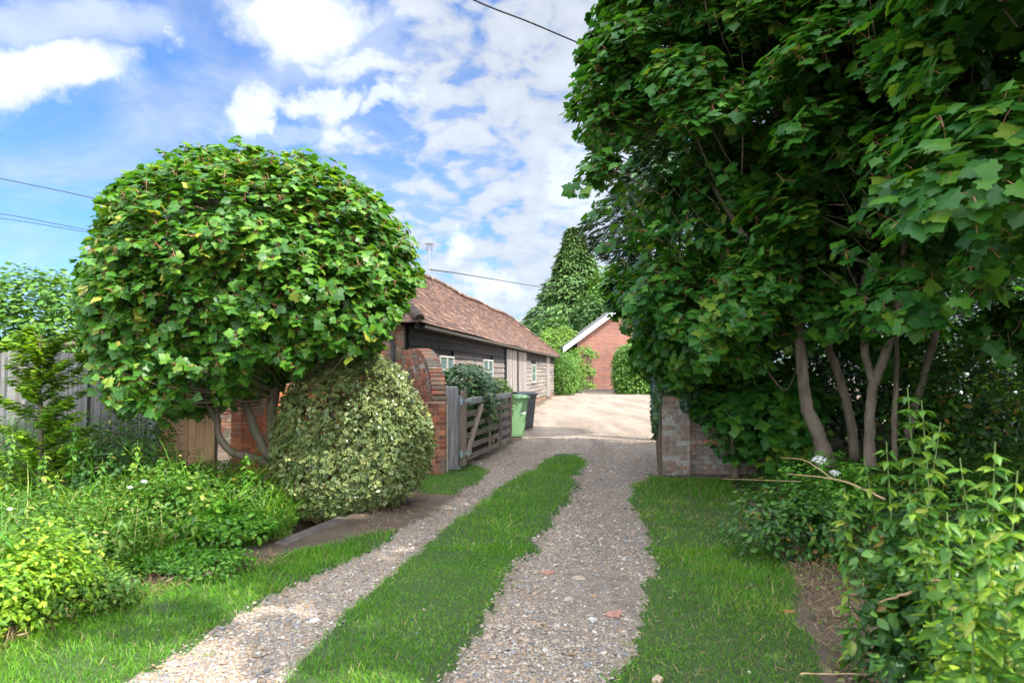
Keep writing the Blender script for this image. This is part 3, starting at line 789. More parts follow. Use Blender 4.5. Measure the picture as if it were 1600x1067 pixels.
# gable wall towards the camera
gb = MB()
Rm, uy = brick_faces(gb, None, Vector((.06, .06, 0)), Vector((0, 1, 0)), BW - .12, 0, 2.55, .11, bond='flem')
gw = gb.build('gable_wall', M['brick_barn'], barn)
mb = MB(); bx(mb, .02, .10, .06, BW - .06, 0, 2.54); mb.build('mortar', M['mortar'], gw)
for (a, b_, z0, z1, n) in wins:
    fr = MB(); t = .042
    bx(fr, a, b_, -.07, -.02, z0, z0 + t); bx(fr, a, b_, -.07, -.02, z1 - t, z1)
    nn = n * 1 + 1
    for i in range(nn):
        xx = a + (b_ - a - t) * i / (nn - 1); bx(fr, xx, xx + t * (1.6 if 0 < i < nn - 1 else 1), -.068, -.022, z0 + t, z1 - t)
    f = fr.build('window', M['white_paint'], barn)
    br = MB()
    for i in range(n):
        p = a + (b_ - a) * i / n; q = a + (b_ - a) * (i + 1) / n
        bx(br, p + t, q - t + .02, -.055, -.035, (z0 + z1) / 2 - .012, (z0 + z1) / 2 + .012)
    br.build('glazing_bar', M['white_paint'], f)
    g_ = MB(); bx(g_, a + t, b_ - t, -.044, -.040, z0 + t, z1 - t); g_.build('pane', M['glass'], f)
    s_ = MB(); bx(s_, a - .05, b_ + .05, -.11, -.02, z0 - .045, z0 - .002); s_.build('sill', M['plank_grey'], f)
# fascia, gutter, downpipe
mb = MB(); bx(mb, -.25, BL + .2, -.27, -.245, EZ - .16, EZ - .02); mb.build('fascia', M['board_dark'], barn)
mb = MB(); n = 24
for i in range(n):
    xa, xb = .05 + (BL - .3) * i / n, .05 + (BL - .3) * (i + 1) / n
    poly = [(-.335 + .055 * math.cos(a), EZ - .085 + .055 * math.sin(a)) for a in [math.pi + math.pi * k / 8 for k in range(9)]] + [(-.335 + .045 * math.cos(a), EZ - .080 + .045 * math.sin(a)) for a in [2 * math.pi - math.pi * k / 8 for k in range(9)]]
    mb.prism(poly, xa, xb + .0)
for i in range(12): mb.tube([(1 + i * 2.6, -.27, EZ - .1), (1 + i * 2.6, -.335, EZ - .15), (1 + i * 2.6, -.40, EZ - .08)], .010, 5)
mb.build('gutter', M['gutter'], barn)
mb = MB()
p, r_ = smooth_path([(.0, .40, EZ - .10), (-.07, .40, EZ - .30), (-.05, .28, EZ - .42), (-.05, .26, 1.2), (-.05, .26, .1)], [.04] * 5)
mb.tube(p, r_, 8); mb.build('downpipe', M['black_iron'], barn)
# roof
def sag(x): return -.10 * math.sin(math.pi * min(max((x - 2) / 27, 0), 1)) - .03 * math.sin(x * .9)
HX = 2.4
rb = MB()
ey0, ey1, ym = -.36, BW + .36, BW / 2
base = [(-.3, ey0, EZ - .03), (BL + .3, ey0, EZ - .03), (BL + .3, ey1, EZ - .03), (-.3, ey1, EZ - .03)]
ridge = [(HX, ym, RZ - .05), (BL - HX, ym, RZ - .05)]
nseg = 14; rp = [(HX + (BL - 2 * HX) * i / nseg, ym, RZ - .05 + sag(HX + (BL - 2 * HX) * i / nseg)) for i in range(nseg + 1)]
vs = base + rp; m0 = 4; fs = []
for side in (0, 1):
    e = [((-.3 + (BL + .6) * i / nseg), ey0 if side == 0 else ey1, EZ - .03 + .4 * sag(HX + (BL - 2 * HX) * i / nseg)) for i in range(nseg + 1)]
    off = len(vs); vs += e
    for i in range(nseg): fs.append((off + i, off + i + 1, m0 + i + 1, m0 + i) if side == 0 else (off + i + 1, off + i, m0 + i, m0 + i + 1))
    if side == 0: ea = off
    else: eb = off
fs.append((ea, m0, eb)); fs.append((ea + nseg, eb + nseg, m0 + nseg))
rb.add(vs, fs, .3); roof = rb.build('roof', M['tile'], barn)
tl = MB(); slope = math.atan2(RZ - EZ, ym - ey0); SL = math.hypot(RZ - EZ, ym - ey0); gauge = .135
lump_t = Lump(21, .9)
nrow = int(SL / gauge)
for sidek in (0, 1):
    for i in range(nrow + 1):
        t = (i * gauge) / SL; w = .168
        if sidek == 1 and i % 1: continue
        xa = -.3 + (HX + .3) * t; xb = BL + .3 - (HX + .3) * t
        x = xa - (w / 2 if i % 2 else 0)
        while x < xb:
            cxx = x + w / 2; x += w
            if cxx < xa or cxx > xb: continue
            yy = ey0 + (ym - ey0) * t; zz = EZ + (RZ - EZ) * t + (sag(cxx) * (.4 + .6 * t)) + .012 * float(lump_t(np.array([[cxx, i * .1, 0.]]))[0]) + random.uniform(-.004, .004)
            if sidek == 0:
                Rt = Matrix.Rotation(slope - R(8) + R(random.uniform(-2, 2)), 3, 'X') @ Matrix.Rotation(R(random.uniform(-1.2, 1.2)), 3, 'Y')
                tl.box((cxx, yy + .02, zz + .012), (w - .006, .22, .024), Rt)
            elif i % 3 == 0:
                Rt = Matrix.Rotation(-slope, 3, 'X'); tl.box((cxx, 2 * ym - yy - .02, zz), (w, .36, .016), Rt)
sl2 = math.atan2(RZ - EZ, HX + .3); S2 = math.hypot(RZ - EZ, HX + .3)
for i in range(int(S2 / gauge) + 1):            # hip slope facing the camera
    t = i * gauge / S2; w = .168
    ya = ey0 + (ym - ey0) * t; yb = 2 * ym - ya; y = ya - (w / 2 if i % 2 else 0)
    while y < yb:
        cyy = y + w / 2; y += w
        if cyy < ya or cyy > yb: continue
        Rt = Matrix.Rotation(-sl2 + R(4.5) + R(random.uniform(-1, 1)), 3, 'Y')
        tl.box((-.3 + (HX + .3) * t + .02, cyy, EZ + (RZ - EZ) * t + sag(0) + .012 + random.uniform(-.003, .003)), (.20, w - .006, .022), Rt)
        if True:
            Rt2 = Matrix.Rotation(sl2 - R(4.5), 3, 'Y')
            tl.box((BL + .3 - (HX + .3) * t - .02, cyy, EZ + (RZ - EZ) * t + .012), (.20, w - .006, .016), Rt2)
tl.build('tiles', M['tile'], roof)
rt = MB()
def ridge_run(a, b_, curved):
    a, b_ = Vector(a), Vector(b_); n = int((b_ - a).length / .32)
    for i in range(n):
        p, q = a.lerp(b_, i / n), a.lerp(b_, (i + .985) / n)
        if curved: p.z += sag(p.x); q.z += sag(q.x)
        ax = (q - p).normalized(); sd_ = ax.cross(Vector((0, 0, 1))).normalized(); up_ = sd_.cross(ax)
        vs = []
        for c in (p, q):
            for a_ in np.linspace(-.15 * math.pi, 1.15 * math.pi, 8): vs.append(c + sd_ * math.cos(a_) * .115 + up_ * (math.sin(a_) * .09 + random.uniform(0, .004)))
        rt.add(vs, [(k, k + 1, k + 9, k + 8) for k in range(7)] + [tuple(range(8)), tuple(range(15, 7, -1))])
ridge_run((HX, ym, RZ + .03), (BL - HX, ym, RZ + .03), True)
for yy in (ey0, ey1):
    ridge_run((-.3, yy, EZ + .03), (HX, ym, RZ + .03), False); ridge_run((BL + .3, yy, EZ + .03), (BL - HX, ym, RZ + .03), False)
rt.build('ridge_tiles', M['tile'], roof)

# aerial on the ridge
ap = P(670, 428, 24.6)
loc = Vector((ap.x, ap.y, ap.z - .15))
ant = empty('television_aerial', loc, 0, 'thin television aerial with stubby side elements on the barn ridge', 'aerial')
mb = MB(); mb.tube([(0, 0, 0), (0, 0, 1.36)], .030, 6); mb.build('mast', M['aerial'], ant)
mb = MB(); mb.tube([(-.25, 0, 1.28), (.25, .05, 1.22)], .018, 5)
for i in range(7):
    xx = -.12 + .04 * i; mb.tube([(xx, -.18, 1.26 - .05 * (i % 2)), (xx, .18, 1.26)], .011, 4)
    mb.tube([(-.12, 0, .98 + i * .045), (.12, 0, .98 + i * .045)], .011, 4)
mb.build('boom', M['aerial'], ant)
for sx in (-1, 1):
    mb = MB(); mb.tube([(sx * .20, 0, 1.0), (sx * .22, 0, 1.28)], .032, 6); mb.build('reflector', M['aerial'], ant)

# ---------------- scroll-ended garden wall and gate pier
WO = Vector((-1.12, 10.95, 0)); WD = Vector((-.326, .945, 0)).normalized()
WL = 3.05
def wtop(s):
    s0, sr, a = .18, 1.55, .98
    if s < s0: return 1.02
    if s > s0 + sr: return 1.96
    return 1.0 + .96 * math.sqrt(max(0, 1 - ((s0 + sr - s) / sr) ** 2))
scroll = empty('scroll_wall', WO, 0, 'brick garden wall whose top sweeps down in a curve to the gate post', 'wall')
mb = MB(); brick_faces(mb, None, Vector((0, 0, 0)), WD, WL, 0, 2.0, .215, top=lambda s: wtop(s) - .06, jit=.006)
mb.build('brickwork', M['brick'], scroll)
uyw = Vector((-WD.y, WD.x, 0))
core = MB(); st = 80
for i in range(st):
    a, b_ = WL * i / st, WL * (i + 1) / st
    h = min(wtop(a), wtop(b_)) + .045
    core.box(WD * (a + b_) / 2 + Vector((0, 0, h / 2)), (b_ - a, .205, h), Matrix((WD, uyw, Vector((0, 0, 1)))).transposed())
core.build('mortar', M['mortar'], scroll)
cop = MB(); prev = None; s = .0; pts = []
ss = np.linspace(0, WL, 400); path = [(x_, wtop(x_)) for x_ in ss]; acc = 0; last = path[0]; marks = [path[0]]
for q in path[1:]:
    acc += math.hypot(q[0] - last[0], q[1] - last[1]); last = q
    if acc > .078: marks.append(q); acc = 0
for i in range(len(marks) - 1):
    a, b_ = marks[i], marks[i + 1]; c = WD * ((a[0] + b_[0]) / 2) + Vector((0, 0, (a[1] + b_[1]) / 2)); t = (WD * (b_[0] - a[0]) + Vector((0, 0, b_[1] - a[1]))).normalized()
    nr_ = uyw.cross(t) * -1
    nr_ = t.cross(uyw)
    cop.box(c, (.068, .235 + random.uniform(-.008, .008), .12), Matrix((t, uyw, nr_)).transposed())
cop.build('curved_coping', M['brick'], scroll)
pier = MB(); Xd = Vector((1, 0, 0))
pc = Vector((-.30, -.06, 0))
brick_faces(pier, None, pc + Vector((0, 0, 0)), Xd, .38, 0, 1.05, .38, bond='flem', jit=.005)
pp = pier.build('pier', M['brick'], scroll)
mb = MB(); mb.box(pc + Vector((.19, 0, .52)), (.365, .365, 1.03)); mb.build('pier_mortar', M['mortar'], pp)
mb = MB()
for i in range(3):
    for j in range(2): mb.box(pc + Vector((.07 + .12 * i, -.1 + .2 * j, 1.075)), (.11, .19, .05))
mb.build('cap', M['brick'], pp)
# garden wall left of the barn, seen under the tree
gwall = empty('garden_wall', (-4.15, 10.3, 0), 0, 'sunlit red brick garden wall behind the domed tree', 'wall')
gdir = Vector((1.55, 2.9, 0)).normalized()
mb = MB(); brick_faces(mb, None, Vector((0, 0, 0)), gdir, 3.2, 0, 2.1, .215, bond='flem', jit=.005); mb.build('brickwork', M['brick_orange'], gwall)
mb = MB(); mb.box(gdir * 1.6 + Vector((0, 0, 1.04)), (3.18, .195, 2.08), Matrix((gdir, Vector((-gdir.y, gdir.x, 0)), Vector((0, 0, 1)))).transposed()); mb.build('mortar', M['mortar'], gwall)

# ---------------- right-hand gate pier and its low wall
rp_ = empty('brick_gate_pier', (2.30, 10.54, 0), 0, 'lichened brick gate pier and low wall half smothered in ivy', 'gate pier')
mb = MB(); brick_faces(mb, None, Vector((0, .22, 0)), Xd, .44, 0, 1.39, .44, bond='flem', jit=.011, bh=.077, drop=.0)
mb.build('pier_brickwork', M['brick_old'], rp_)
mb = MB(); mb.box((.22, .22, .69), (.425, .425, 1.37)); mb.build('mortar', M['mortar_dirty'], rp_)
mb = MB(); brick_faces(mb, None, Vector((.44, .24, 0)), Xd, 3.4, 0, 1.12, .215, jit=.011, drop=.04, bh=.077, top=lambda s: 1.14 - .10 * s)
wl = mb.build('low_wall', M['brick_old'], rp_)
mb = MB(); mb.prism([(.44, .01), (3.8, .01), (3.8, .74), (.44, 1.02)], .155, .325, axis='y'); mb.build('wall_mortar', M['mortar_dirty'], wl)

# ---------------- gate posts and gate
gp = empty('gate_post', (-.99, 11.25, 0), R(4), 'thick weathered oak gate post beside the brick scroll wall', 'gate post')
mb = MB(); mb.box((0, 0, .66), (.21, .20, 1.32), taper=1.03); mb.box((0, 0, 1.335), (.19, .18, .03)); mb.build('post', M['post_wood'], gp, bevel=.008)
mb = MB(); mb.box((.135, .06, .6), (.06, .10, 1.2)); mb.build('hanging_strip', M['post_wood'], gp, bevel=.004)
ga = Vector((-.80, 11.12, 0)); ge = Vector((-.03, 14.55, 0)); gd = (ge - ga).normalized(); GL = (ge - ga).length
gate = empty('field_gate', ga, math.atan2(gd.y, gd.x), 'open five bar timber gate with diagonal brace swung back against the shrubs', 'gate')
mb = MB(); mb.box((.05, 0, .68), (.11, .085, 1.22)); mb.build('hinge_stile', M['gate_wood'], gate, bevel=.005)
mb = MB(); mb.box((GL - .05, 0, .62), (.09, .075, 1.06)); mb.build('end_stile', M['gate_wood'], gate, bevel=.004)
mb = MB(); mb.box((GL / 2, 0, 1.10), (GL - .12, .075, .10)); mb.build('top_rail', M['post_wood'], gate, bevel=.005)
for z_ in (.17, .35, .53, .71, .89):
    mb = MB(); mb.box((GL / 2, 0, z_), (GL - .18, .028, .085)); mb.build('rail', M['gate_wood'], gate)
for f_ in (.46, .71):
    mb = MB(); mb.box((GL * f_, -.031, .60), (.075, .026, .98)); mb.build('batten', M['gate_wood'], gate)
mb = MB(); mb.bar((.10, -.035, .20), (GL * .30, -.035, 1.02), .085, .03, up=(0, 1, 0)); mb.build('brace', M['gate_wood'], gate)
for z_ in (.27, 1.12):
    mb = MB(); mb.box((.16, -.052, z_), (.34, .012, .05)); mb.box((.16, .052, z_), (.34, .012, .05)); mb.tube([(-.07, 0, z_ - .06), (-.07, 0, z_ + .06)], .022, 8); mb.box((-.03, 0, z_), (.08, .03, .04)); mb.build('hinge', M['galv'], gate)
lp = empty('latch_post', (-.06, 14.95, 0), 0, 'pale slim timber post standing behind the free end of the open gate', 'post')
mb = MB(); mb.box((-.10, 0, .5), (.12, .12, 1.0)); mb.build('post', M['post_wood'], lp, bevel=.005)

# ---------------- wheelie bins
def wheelie(name, loc, rz, mat, label, sticker):
    b = empty(name, loc, rz, label, 'wheelie bin', 'wheelie bins beside the gate')
    def ring(w, d, z, oy=0): return [(-w / 2, -d / 2 + oy, z), (w / 2, -d / 2 + oy, z), (w / 2, d / 2 + oy, z), (-w / 2, d / 2 + oy, z)]
    rings = [ring(.43, .46, .03), ring(.45, .50, .10), ring(.53, .62, .86, -.02), ring(.56, .66, .88, -.02), ring(.56, .66, .95, -.02)]
    vs = [v_ for r_ in rings for v_ in r_]; fs = [(3, 2, 1, 0)]
    for i in range(4):
        for k in range(4): fs.append((i * 4 + k, i * 4 + (k + 1) % 4, i * 4 + 4 + (k + 1) % 4, i * 4 + 4 + k))
    fs.append((16, 17, 18, 19)); mb = MB(); mb.add(vs, fs, .5); mb.build('body', mat, b, bevel=.012)
    mb = MB()
    ys = np.linspace(-.40, .34, 8); top = [(-.40, .945)] + [(y, 1.0 + .045 * math.sin((y + .40) / .74 * math.pi)) for y in ys] + [(.34, .955)]
    mb.prism([(y, z_) for y, z_ in top], -.295, .295); mb.build('lid', mat, b, bevel=.008)
    mb = MB(); mb.tube([(-.22, .37, .97), (.22, .37, .97)], .016, 8); mb.box((-.2, .345, .96), (.03, .06, .05)); mb.box((.2, .345, .96), (.03, .06, .05)); mb.build('handle', M['black_iron'] if mat is M['bin_black'] else mat, b)
    for sx in (-1, 1):
        mb = MB(); mb.tube([(sx * .235, .26, .10), (sx * .28, .26, .10)], .10, 16); w = mb.build('wheel', M['black_iron'], b)
        mb = MB(); mb.tube([(sx * .281, .26, .10), (sx * .288, .26, .10)], .05, 12); mb.build('hub', M['gutter'], w)
    sticker(b)
    return b
def st_green(b):
    Rt = Matrix.Rotation(R(-6.0), 3, 'X')
    mb = MB(); mb.box((.14, -.297, .66), (.16, .004, .16), Rt); mb.build('sticker', M['sticker'], b)
    mb = MB()
    for i in range(3): mb.box((-.12, -.2985 + .0, .72 - i * .035), (.16 - .03 * i, .004, .010), Rt)
    mb.build('printed_lines', M['sticker'], b)
def st_black(b):
    mb = MB(); c = Vector((.02, -.312, .76)); nrm = Vector((0, -1, -.1)).normalized(); mb.tube([c, c + nrm * .004], .085, 20); s = mb.build('round_badge', M['sticker'], b)
    mb = MB(); mb.tube([c + nrm * .0045, c + nrm * .006], .055, 20); i_ = mb.build('badge_centre', M['bin_black'], s)
wheelie('wheelie_bin', (-.03, 16.6, 0), R(38), M['bin_green'], 'light green wheelie bin with a white sticker just past the gate', st_green)
wheelie('wheelie_bin', (.27, 18.9, 0), R(28), M['bin_black'], 'black wheelie bin with a round badge behind the green one', st_black)
tp = empty('terracotta_planter', (-.42, 17.8, 0), R(10), 'orange terracotta planter between the shrub and the bins', 'planter')
mb = MB(); mb.box((0, 0, .50), (.42, .3, 1.0), taper=.8); mb.box((0, 0, 1.03), (.48, .36, .07)); mb.build('pot', M['terracotta'], tp, bevel=.01)

# ---------------- timber fence on the left
def fence_run(x0, x1, y0, y1, h, mat, name, label, posts, pm, cat='fence'):
    a = Vector((x0, y0, 0)); b_ = Vector((x1, y1, 0)); d = (b_ - a); Ln = d.length
    f = empty(name, a, math.atan2(d.y, d.x), label, cat)
    mb = MB(); x = 0
    while x < Ln:
        w = random.uniform(.095, .125); mb.box((x + w / 2, random.uniform(-.004, .004), h / 2 + random.uniform(-.012, .012)), (w - .007, .018, h), Matrix.Rotation(R(random.uniform(-.5, .5)), 3, 'Y')); x += w
    mb.build('boards', mat, f)
    for z_ in (.3, h * .55, h - .25):
        mb = MB(); mb.box((Ln / 2, .035, z_), (Ln, .045, .075)); mb.build('rail', mat, f)
    for p in posts:
        mb = MB(); mb.box((p, -.02, (h + .03) / 2), (.10, .10, h + .03)); mb.build('post', pm, f, bevel=.004)
    return f
fy = 8.75
def fx(px): return (px - 800) / 1067 * fy
x0 = fx(-500)
fence_run(x0, fx(236), fy, fy, 1.84, M['fence_grey'], 'timber_fence', 'silver grey close boarded fence with posts behind the undergrowth', [fx(p) - x0 for p in (-420, -270, -120, 25, 137)], M['fence_grey'])
fence_run(fx(252), fx(322), fy + .02, fy + .02, 1.70, M['fence_new'], 'panel_fence', 'new orange brown fence panel between concrete post and brick wall', [], M['fence_new'], 'fence panel')
cpst = empty('concrete_post', (fx(244), fy - .01, 0), 0, 'blue grey concrete fence post beside the new orange panel', 'post')
mb = MB(); mb.box((0, 0, .92), (.115, .11, 1.84)); mb.build('post', M['concrete'], cpst, bevel=.008)
wp = empty('fence_end_post', (fx(329), fy + .1, 0), 0, 'brown timber post at the right end of the orange panel', 'post')
mb = MB(); mb.box((0, 0, .95), (.10, .10, 1.9)); mb.build('post', M['gate_wood'], wp, bevel=.006)

# ---------------- ditch slab
a, b_ = G(448, 853), G(545, 812); d = (b_ - a); ang = math.atan2(d.y, d.x)
sl = empty('ditch_slab', (a + b_) / 2, ang, 'grey stained concrete slab along the ditch edge under the holly', 'slab')
mb = MB(); mb.box((0, .07, -.012), (d.length, .14, .08), Matrix.Rotation(R(4), 3, 'X')); mb.build('slab', M['slab'], sl, bevel=.012)

# ---------------- far house
hs = empty('brick_house', (5.05, 53, 0), 0, 'orange brick gable end of a house with white bargeboard at the far end', 'house')
HWid, HE, HR = 11.0, 4.05, 8.1
mb = MB(); mb.prism([(0, 0), (HWid, 0), (HWid, HE), (HWid / 2, HR), (0, HE)], 0, 12, axis='y'); mb.build('wall', M['house_brick'], hs)
rr = MB()
sl_ = (HR - HE) / (HWid / 2)
for sgn in (-1, 1):
    ex = HWid / 2 + sgn * (HWid / 2 + 1.1); ez = HE - 1.1 * sl_
    poly = [(ex, ez + .12), (HWid / 2, HR + .12), (HWid / 2, HR + .30), (ex, ez + .30)]
    rr.prism(poly, -.40, 12.5, axis='y')
rf = rr.build('roof', plain('slate_roof', (.10, .09, .09), .8, nscale=2), hs)
bb = MB()
for sgn in (-1, 1):
    ex = HWid / 2 + sgn * (HWid / 2 + 1.1); ez = HE - 1.1 * sl_
    bb.prism([(ex, ez - .20), (HWid / 2, HR - .20), (HWid / 2, HR + .22), (ex, ez + .22)], -.45, -.401, axis='y')
    bb.prism([(ex, ez + .04), (HWid / 2, HR + .04), (HWid / 2, HR + .115), (ex, ez + .115)], -.40, -.003, axis='y')
bb.build('bargeboard', M['soffit'], rf)
mb = MB(); mb.box((2.5, -.45, .12), (6.5, .8, .24)); mb.build('plinth', M['slab'], hs)

# ---------------- overhead wires
def wire(pts, r, label, n=8):
    mb = MB(); p, _ = smooth_path(pts, [r] * len(pts), n); mb.tube(p, r, 6)
    o = mb.build('overhead_wire', M['wire'], None, True); tag(o, label, 'wire'); return o
wire([P(560, -90, 7.5), P(740, 0, 9), P(825, 34, 10), P(905, 68, 11), P(1060, 135, 13)], .013, 'dark overhead cable running down into the top of the big sycamore')
wire([P(-200, 238, 20), P(0, 279, 20), P(170, 315, 20), P(420, 375, 20.5)], .013, 'highest of the thin wires left of the domed tree')
wire([P(-200, 308, 21), P(0, 334, 21), P(125, 357, 21), P(420, 410, 21.5)], .011, 'middle of the three thin wires left of the domed tree')
wire([P(-200, 316, 21.3), P(0, 341, 21.3), P(125, 361, 21.3), P(420, 412, 21.8)], .010, 'lowest of the three thin wires left of the domed tree')
wire([P(671, 421, 24.7), P(720, 428, 30), P(775, 437, 38), P(835, 447, 50), P(870, 451, 62)], .022, 'thin cable from the barn aerial towards the conifer')

# ---------------- loose bricks and rubble in the wheel track
def rubble(px, py, s, mat, label, seed, flat=.35, cat='brick fragment'):
    r_ = random.Random(seed); bm = bmesh.new(); bmesh.ops.create_icosphere(bm, subdivisions=2, radius=1)
    for v_ in bm.verts:
        k = 1 + .22 * math.sin(v_.co.x * 3 + seed) * math.cos(v_.co.y * 4 + seed) + r_.uniform(-.07, .07)
        v_.co = Vector((max(-.8, min(.8, v_.co.x)) * s * 1.3, max(-.75, min(.75, v_.co.y)) * s, max(-.7, min(.7, v_.co.z)) * s * flat)) * k
    me = bpy.data.meshes.new('rubble'); bm.to_mesh(me); bm.free(); me.materials.append(mat)
    at = me.attributes.new('rnd', 'FLOAT', 'FACE'); at.data.foreach_set('value', [r_.random() * .2 + .5] * len(me.polygons))
    o = bpy.data.objects.new('brick_fragment' if 'brick' in cat else 'flint_stone', me); g = G(px, py); o.location = (g.x, g.y, .0); o.rotation_euler = (0, 0, r_.uniform(0, 3)); link(o)
    tag(o, label, cat); return o
M['brick_pale'] = brick_mat('pale_brick_fragment', [(0, (.30, .14, .10)), (1, (.36, .18, .135))], 0)
rubble(962, 959, .055, M['brick_pale'], 'flat pink brick fragment in the right wheel track near the lawn', 3)
rubble(857, 895, .05, M['brick_pale'], 'small pink brick chip halfway along the right wheel track', 5)
rubble(1028, 1062, .03, plain('ochre_stone', (.42, .30, .20), .8, nscale=30), 'ochre flint on the lawn edge at the bottom of the picture', 8, .8, 'stone')
rubble(888, 936, .032, plain('pale_flint', (.34, .29, .23), .8, nscale=30), 'pale flint cobble in the middle of the stony patch', 12, .5, 'stone')
rubble(926, 968, .028, plain('white_flint', (.42, .40, .36), .8, nscale=30), 'white flint cobble left of the pink brick fragment', 13, .6, 'stone')
rubble(905, 903, .05, plain('buff_flint', (.32, .25, .18), .8, nscale=30), 'buff flint half sunk in bare earth of the wheel track', 17, .3, 'stone')
rubble(1233, 957, .035, M['brick_orange'], 'orange brick chip on dry grass at the lawn edge', 19, .6)

# ------------------------------------------------------------------ trees
def limb(mb, pts, rad, n=5, sides=10, seed=0, wob=.008):
    p, r_ = smooth_path(pts, rad, n, wob, seed); mb.tube(p, r_, sides)

# ---- domed sycamore on the left
TD = 8.15
base = G(440, 775); tb = Vector((P(440, 780, TD).x, TD, -.25))
t1 = empty('sycamore_tree', (tb.x, tb.y, 0), 0, 'dome shaped sycamore with pale forked stems on the left of the drive', 'tree')
o_ = Vector((tb.x, tb.y, 0))
def LP(px, py, D): return P(px, py, D) - o_
mb = MB()
limb(mb, [LP(443, 830, TD), LP(441, 775, TD), LP(440, 742, TD)], [.095, .085, .08], seed=1)
limb(mb, [LP(440, 750, TD), LP(431, 700, TD), LP(425, 640, TD), LP(432, 560, TD + .05), LP(420, 490, TD + .1), LP(432, 400, TD + .1), LP(445, 320, TD + .1)], [.08, .07, .065, .06, .045, .03, .012], seed=2)
limb(mb, [LP(442, 750, TD), LP(412, 700, TD - .05), LP(390, 650, TD - .1), LP(372, 590, TD), LP(365, 500, TD), LP(340, 400, TD)], [.058, .052, .047, .042, .03, .015], seed=3)
limb(mb, [LP(438, 740, TD), LP(405, 718, TD - .2), LP(362, 706, TD - .35), LP(342, 680, TD - .4), LP(338, 640, TD - .4), LP(325, 590, TD - .35), LP(270, 500, TD - .2), LP(220, 430, TD)], [.048, .044, .042, .038, .034, .03, .022, .01], seed=4)
limb(mb, [LP(338, 660, TD - .4), LP(322, 625, TD - .5), LP(305, 570, TD - .5), LP(290, 480, TD - .5)], [.03, .028, .022, .012], seed=5)
limb(mb, [LP(440, 745, TD), LP(462, 660, TD + .25), LP(478, 560, TD + .4), LP(482, 500, TD + .4), LP(520, 400, TD + .3)], [.055, .048, .043, .038, .015], seed=6)
limb(mb, [LP(432, 560, TD), LP(400, 520, TD), LP(385, 450, TD - .2), LP(350, 330, TD - .3)], [.045, .04, .03, .012], seed=7)
limb(mb, [LP(478, 540, TD + .3), LP(540, 470, TD), LP(600, 400, TD - .1)], [.04, .03, .012], seed=8)
mb.build('trunk', M['bark'], t1, True)
E1 = [(-3.12, 8.05, 2.66, 1.98, 1.70, 1.38), (-3.85, 7.9, 2.0, 1.25, 1.25, .90), (-2.15, 8.0, 2.25, .95, 1.1, .75)]
lumpA = Lump(31, 1.9)
def cond1(p):
    px = 800 + p[:, 0] / p[:, 1] * 1067; py = 580 - (p[:, 2] - 1.6) / p[:, 1] * 1067
    low_lim = np.interp(p[:, 0], [-5.2, -4.6, -4.2, -3.4, -2.9, -2.5, -1.9, -1.0], [1.75, 1.42, 1.12, 1.22, 1.5, 1.68, 1.78, 2.1])
    w = 10 * np.sin(py * .09 + p[:, 1] * 3)
    lf = np.interp(py, [200, 240, 300, 380, 420, 560, 620, 680], [260, 225, 165, 135, 128, 138, 165, 240]); rt_ = np.interp(py, [220, 260, 320, 380, 440, 500, 540], [420, 520, 612, 642, 645, 612, 585])
    return (px > lf + w) & (px < rt_ + w) & (p[:, 2] > low_lim + .1 * np.sin(p[:, 0] * 9) + .06 * np.sin(p[:, 0] * 23 + p[:, 1] * 7))
C, O = crown_centres(E1, 2500, shell=.80, lump=lumpA, amp=.06, pw=2.15, cond=cond1, inner=.12)
C2, O2 = spray_centres(E1, 190, 2900, sub=(.34, .28, .17), lump=lumpA, amp=.07, cond=cond1, shell=.93, droop=.1)
C3, O3 = crown_centres([(e[0], e[1], e[2], e[3] * 1.10, e[4] * 1.08, e[5] * 1.10) for e in E1], 70, shell=.97, lump=lumpA, amp=.05, pw=2.1, cond=cond1, inner=0)
C, O = np.concatenate([C, C2, C3]), np.concatenate([O, O2, O3])
pos, Fm, s, idx = shoot_leaves(C, O, 9, .072, spread=.08, up=.35, droop=.35, jit=.55, sizevar=.45)
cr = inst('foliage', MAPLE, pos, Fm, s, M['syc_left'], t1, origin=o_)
petioles(pos, Fm, C, idx, .8, .0025, 'leaf_stalks', M['twig'], t1).location = -o_
tw = stalks(C, lambda c: Vector((-2.6, 8.15, max(1.2, c.z - .6))), .16, .009, 'twigs', M['bark_dark'], t1, 1.3); tw.location = -o_
# hanging bunches of keys
o_a = np.array(o_)
for kc in (C[(O[:, 1] < -.3) & (C[:, 2] < 3.2)][:15] + O[(O[:, 1] < -.3) & (C[:, 2] < 3.2)][:15] * .12):
    mb = MB(); mb.tube([kc - o_a + UP * .06, kc - o_a - UP * .05], [.006, .012], 5); mb.build('seed_stalk', M['stem'], t1)
    m = 26; kp = kc + rng.normal(size=(m, 3)) * np.array([.010, .010, .028])
    inst('seed_cluster', SMALL, kp, frames(rand_unit(m), -UP + rand_unit(m) * .5), np.full(m, .034), M['keys'], t1, origin=o_)

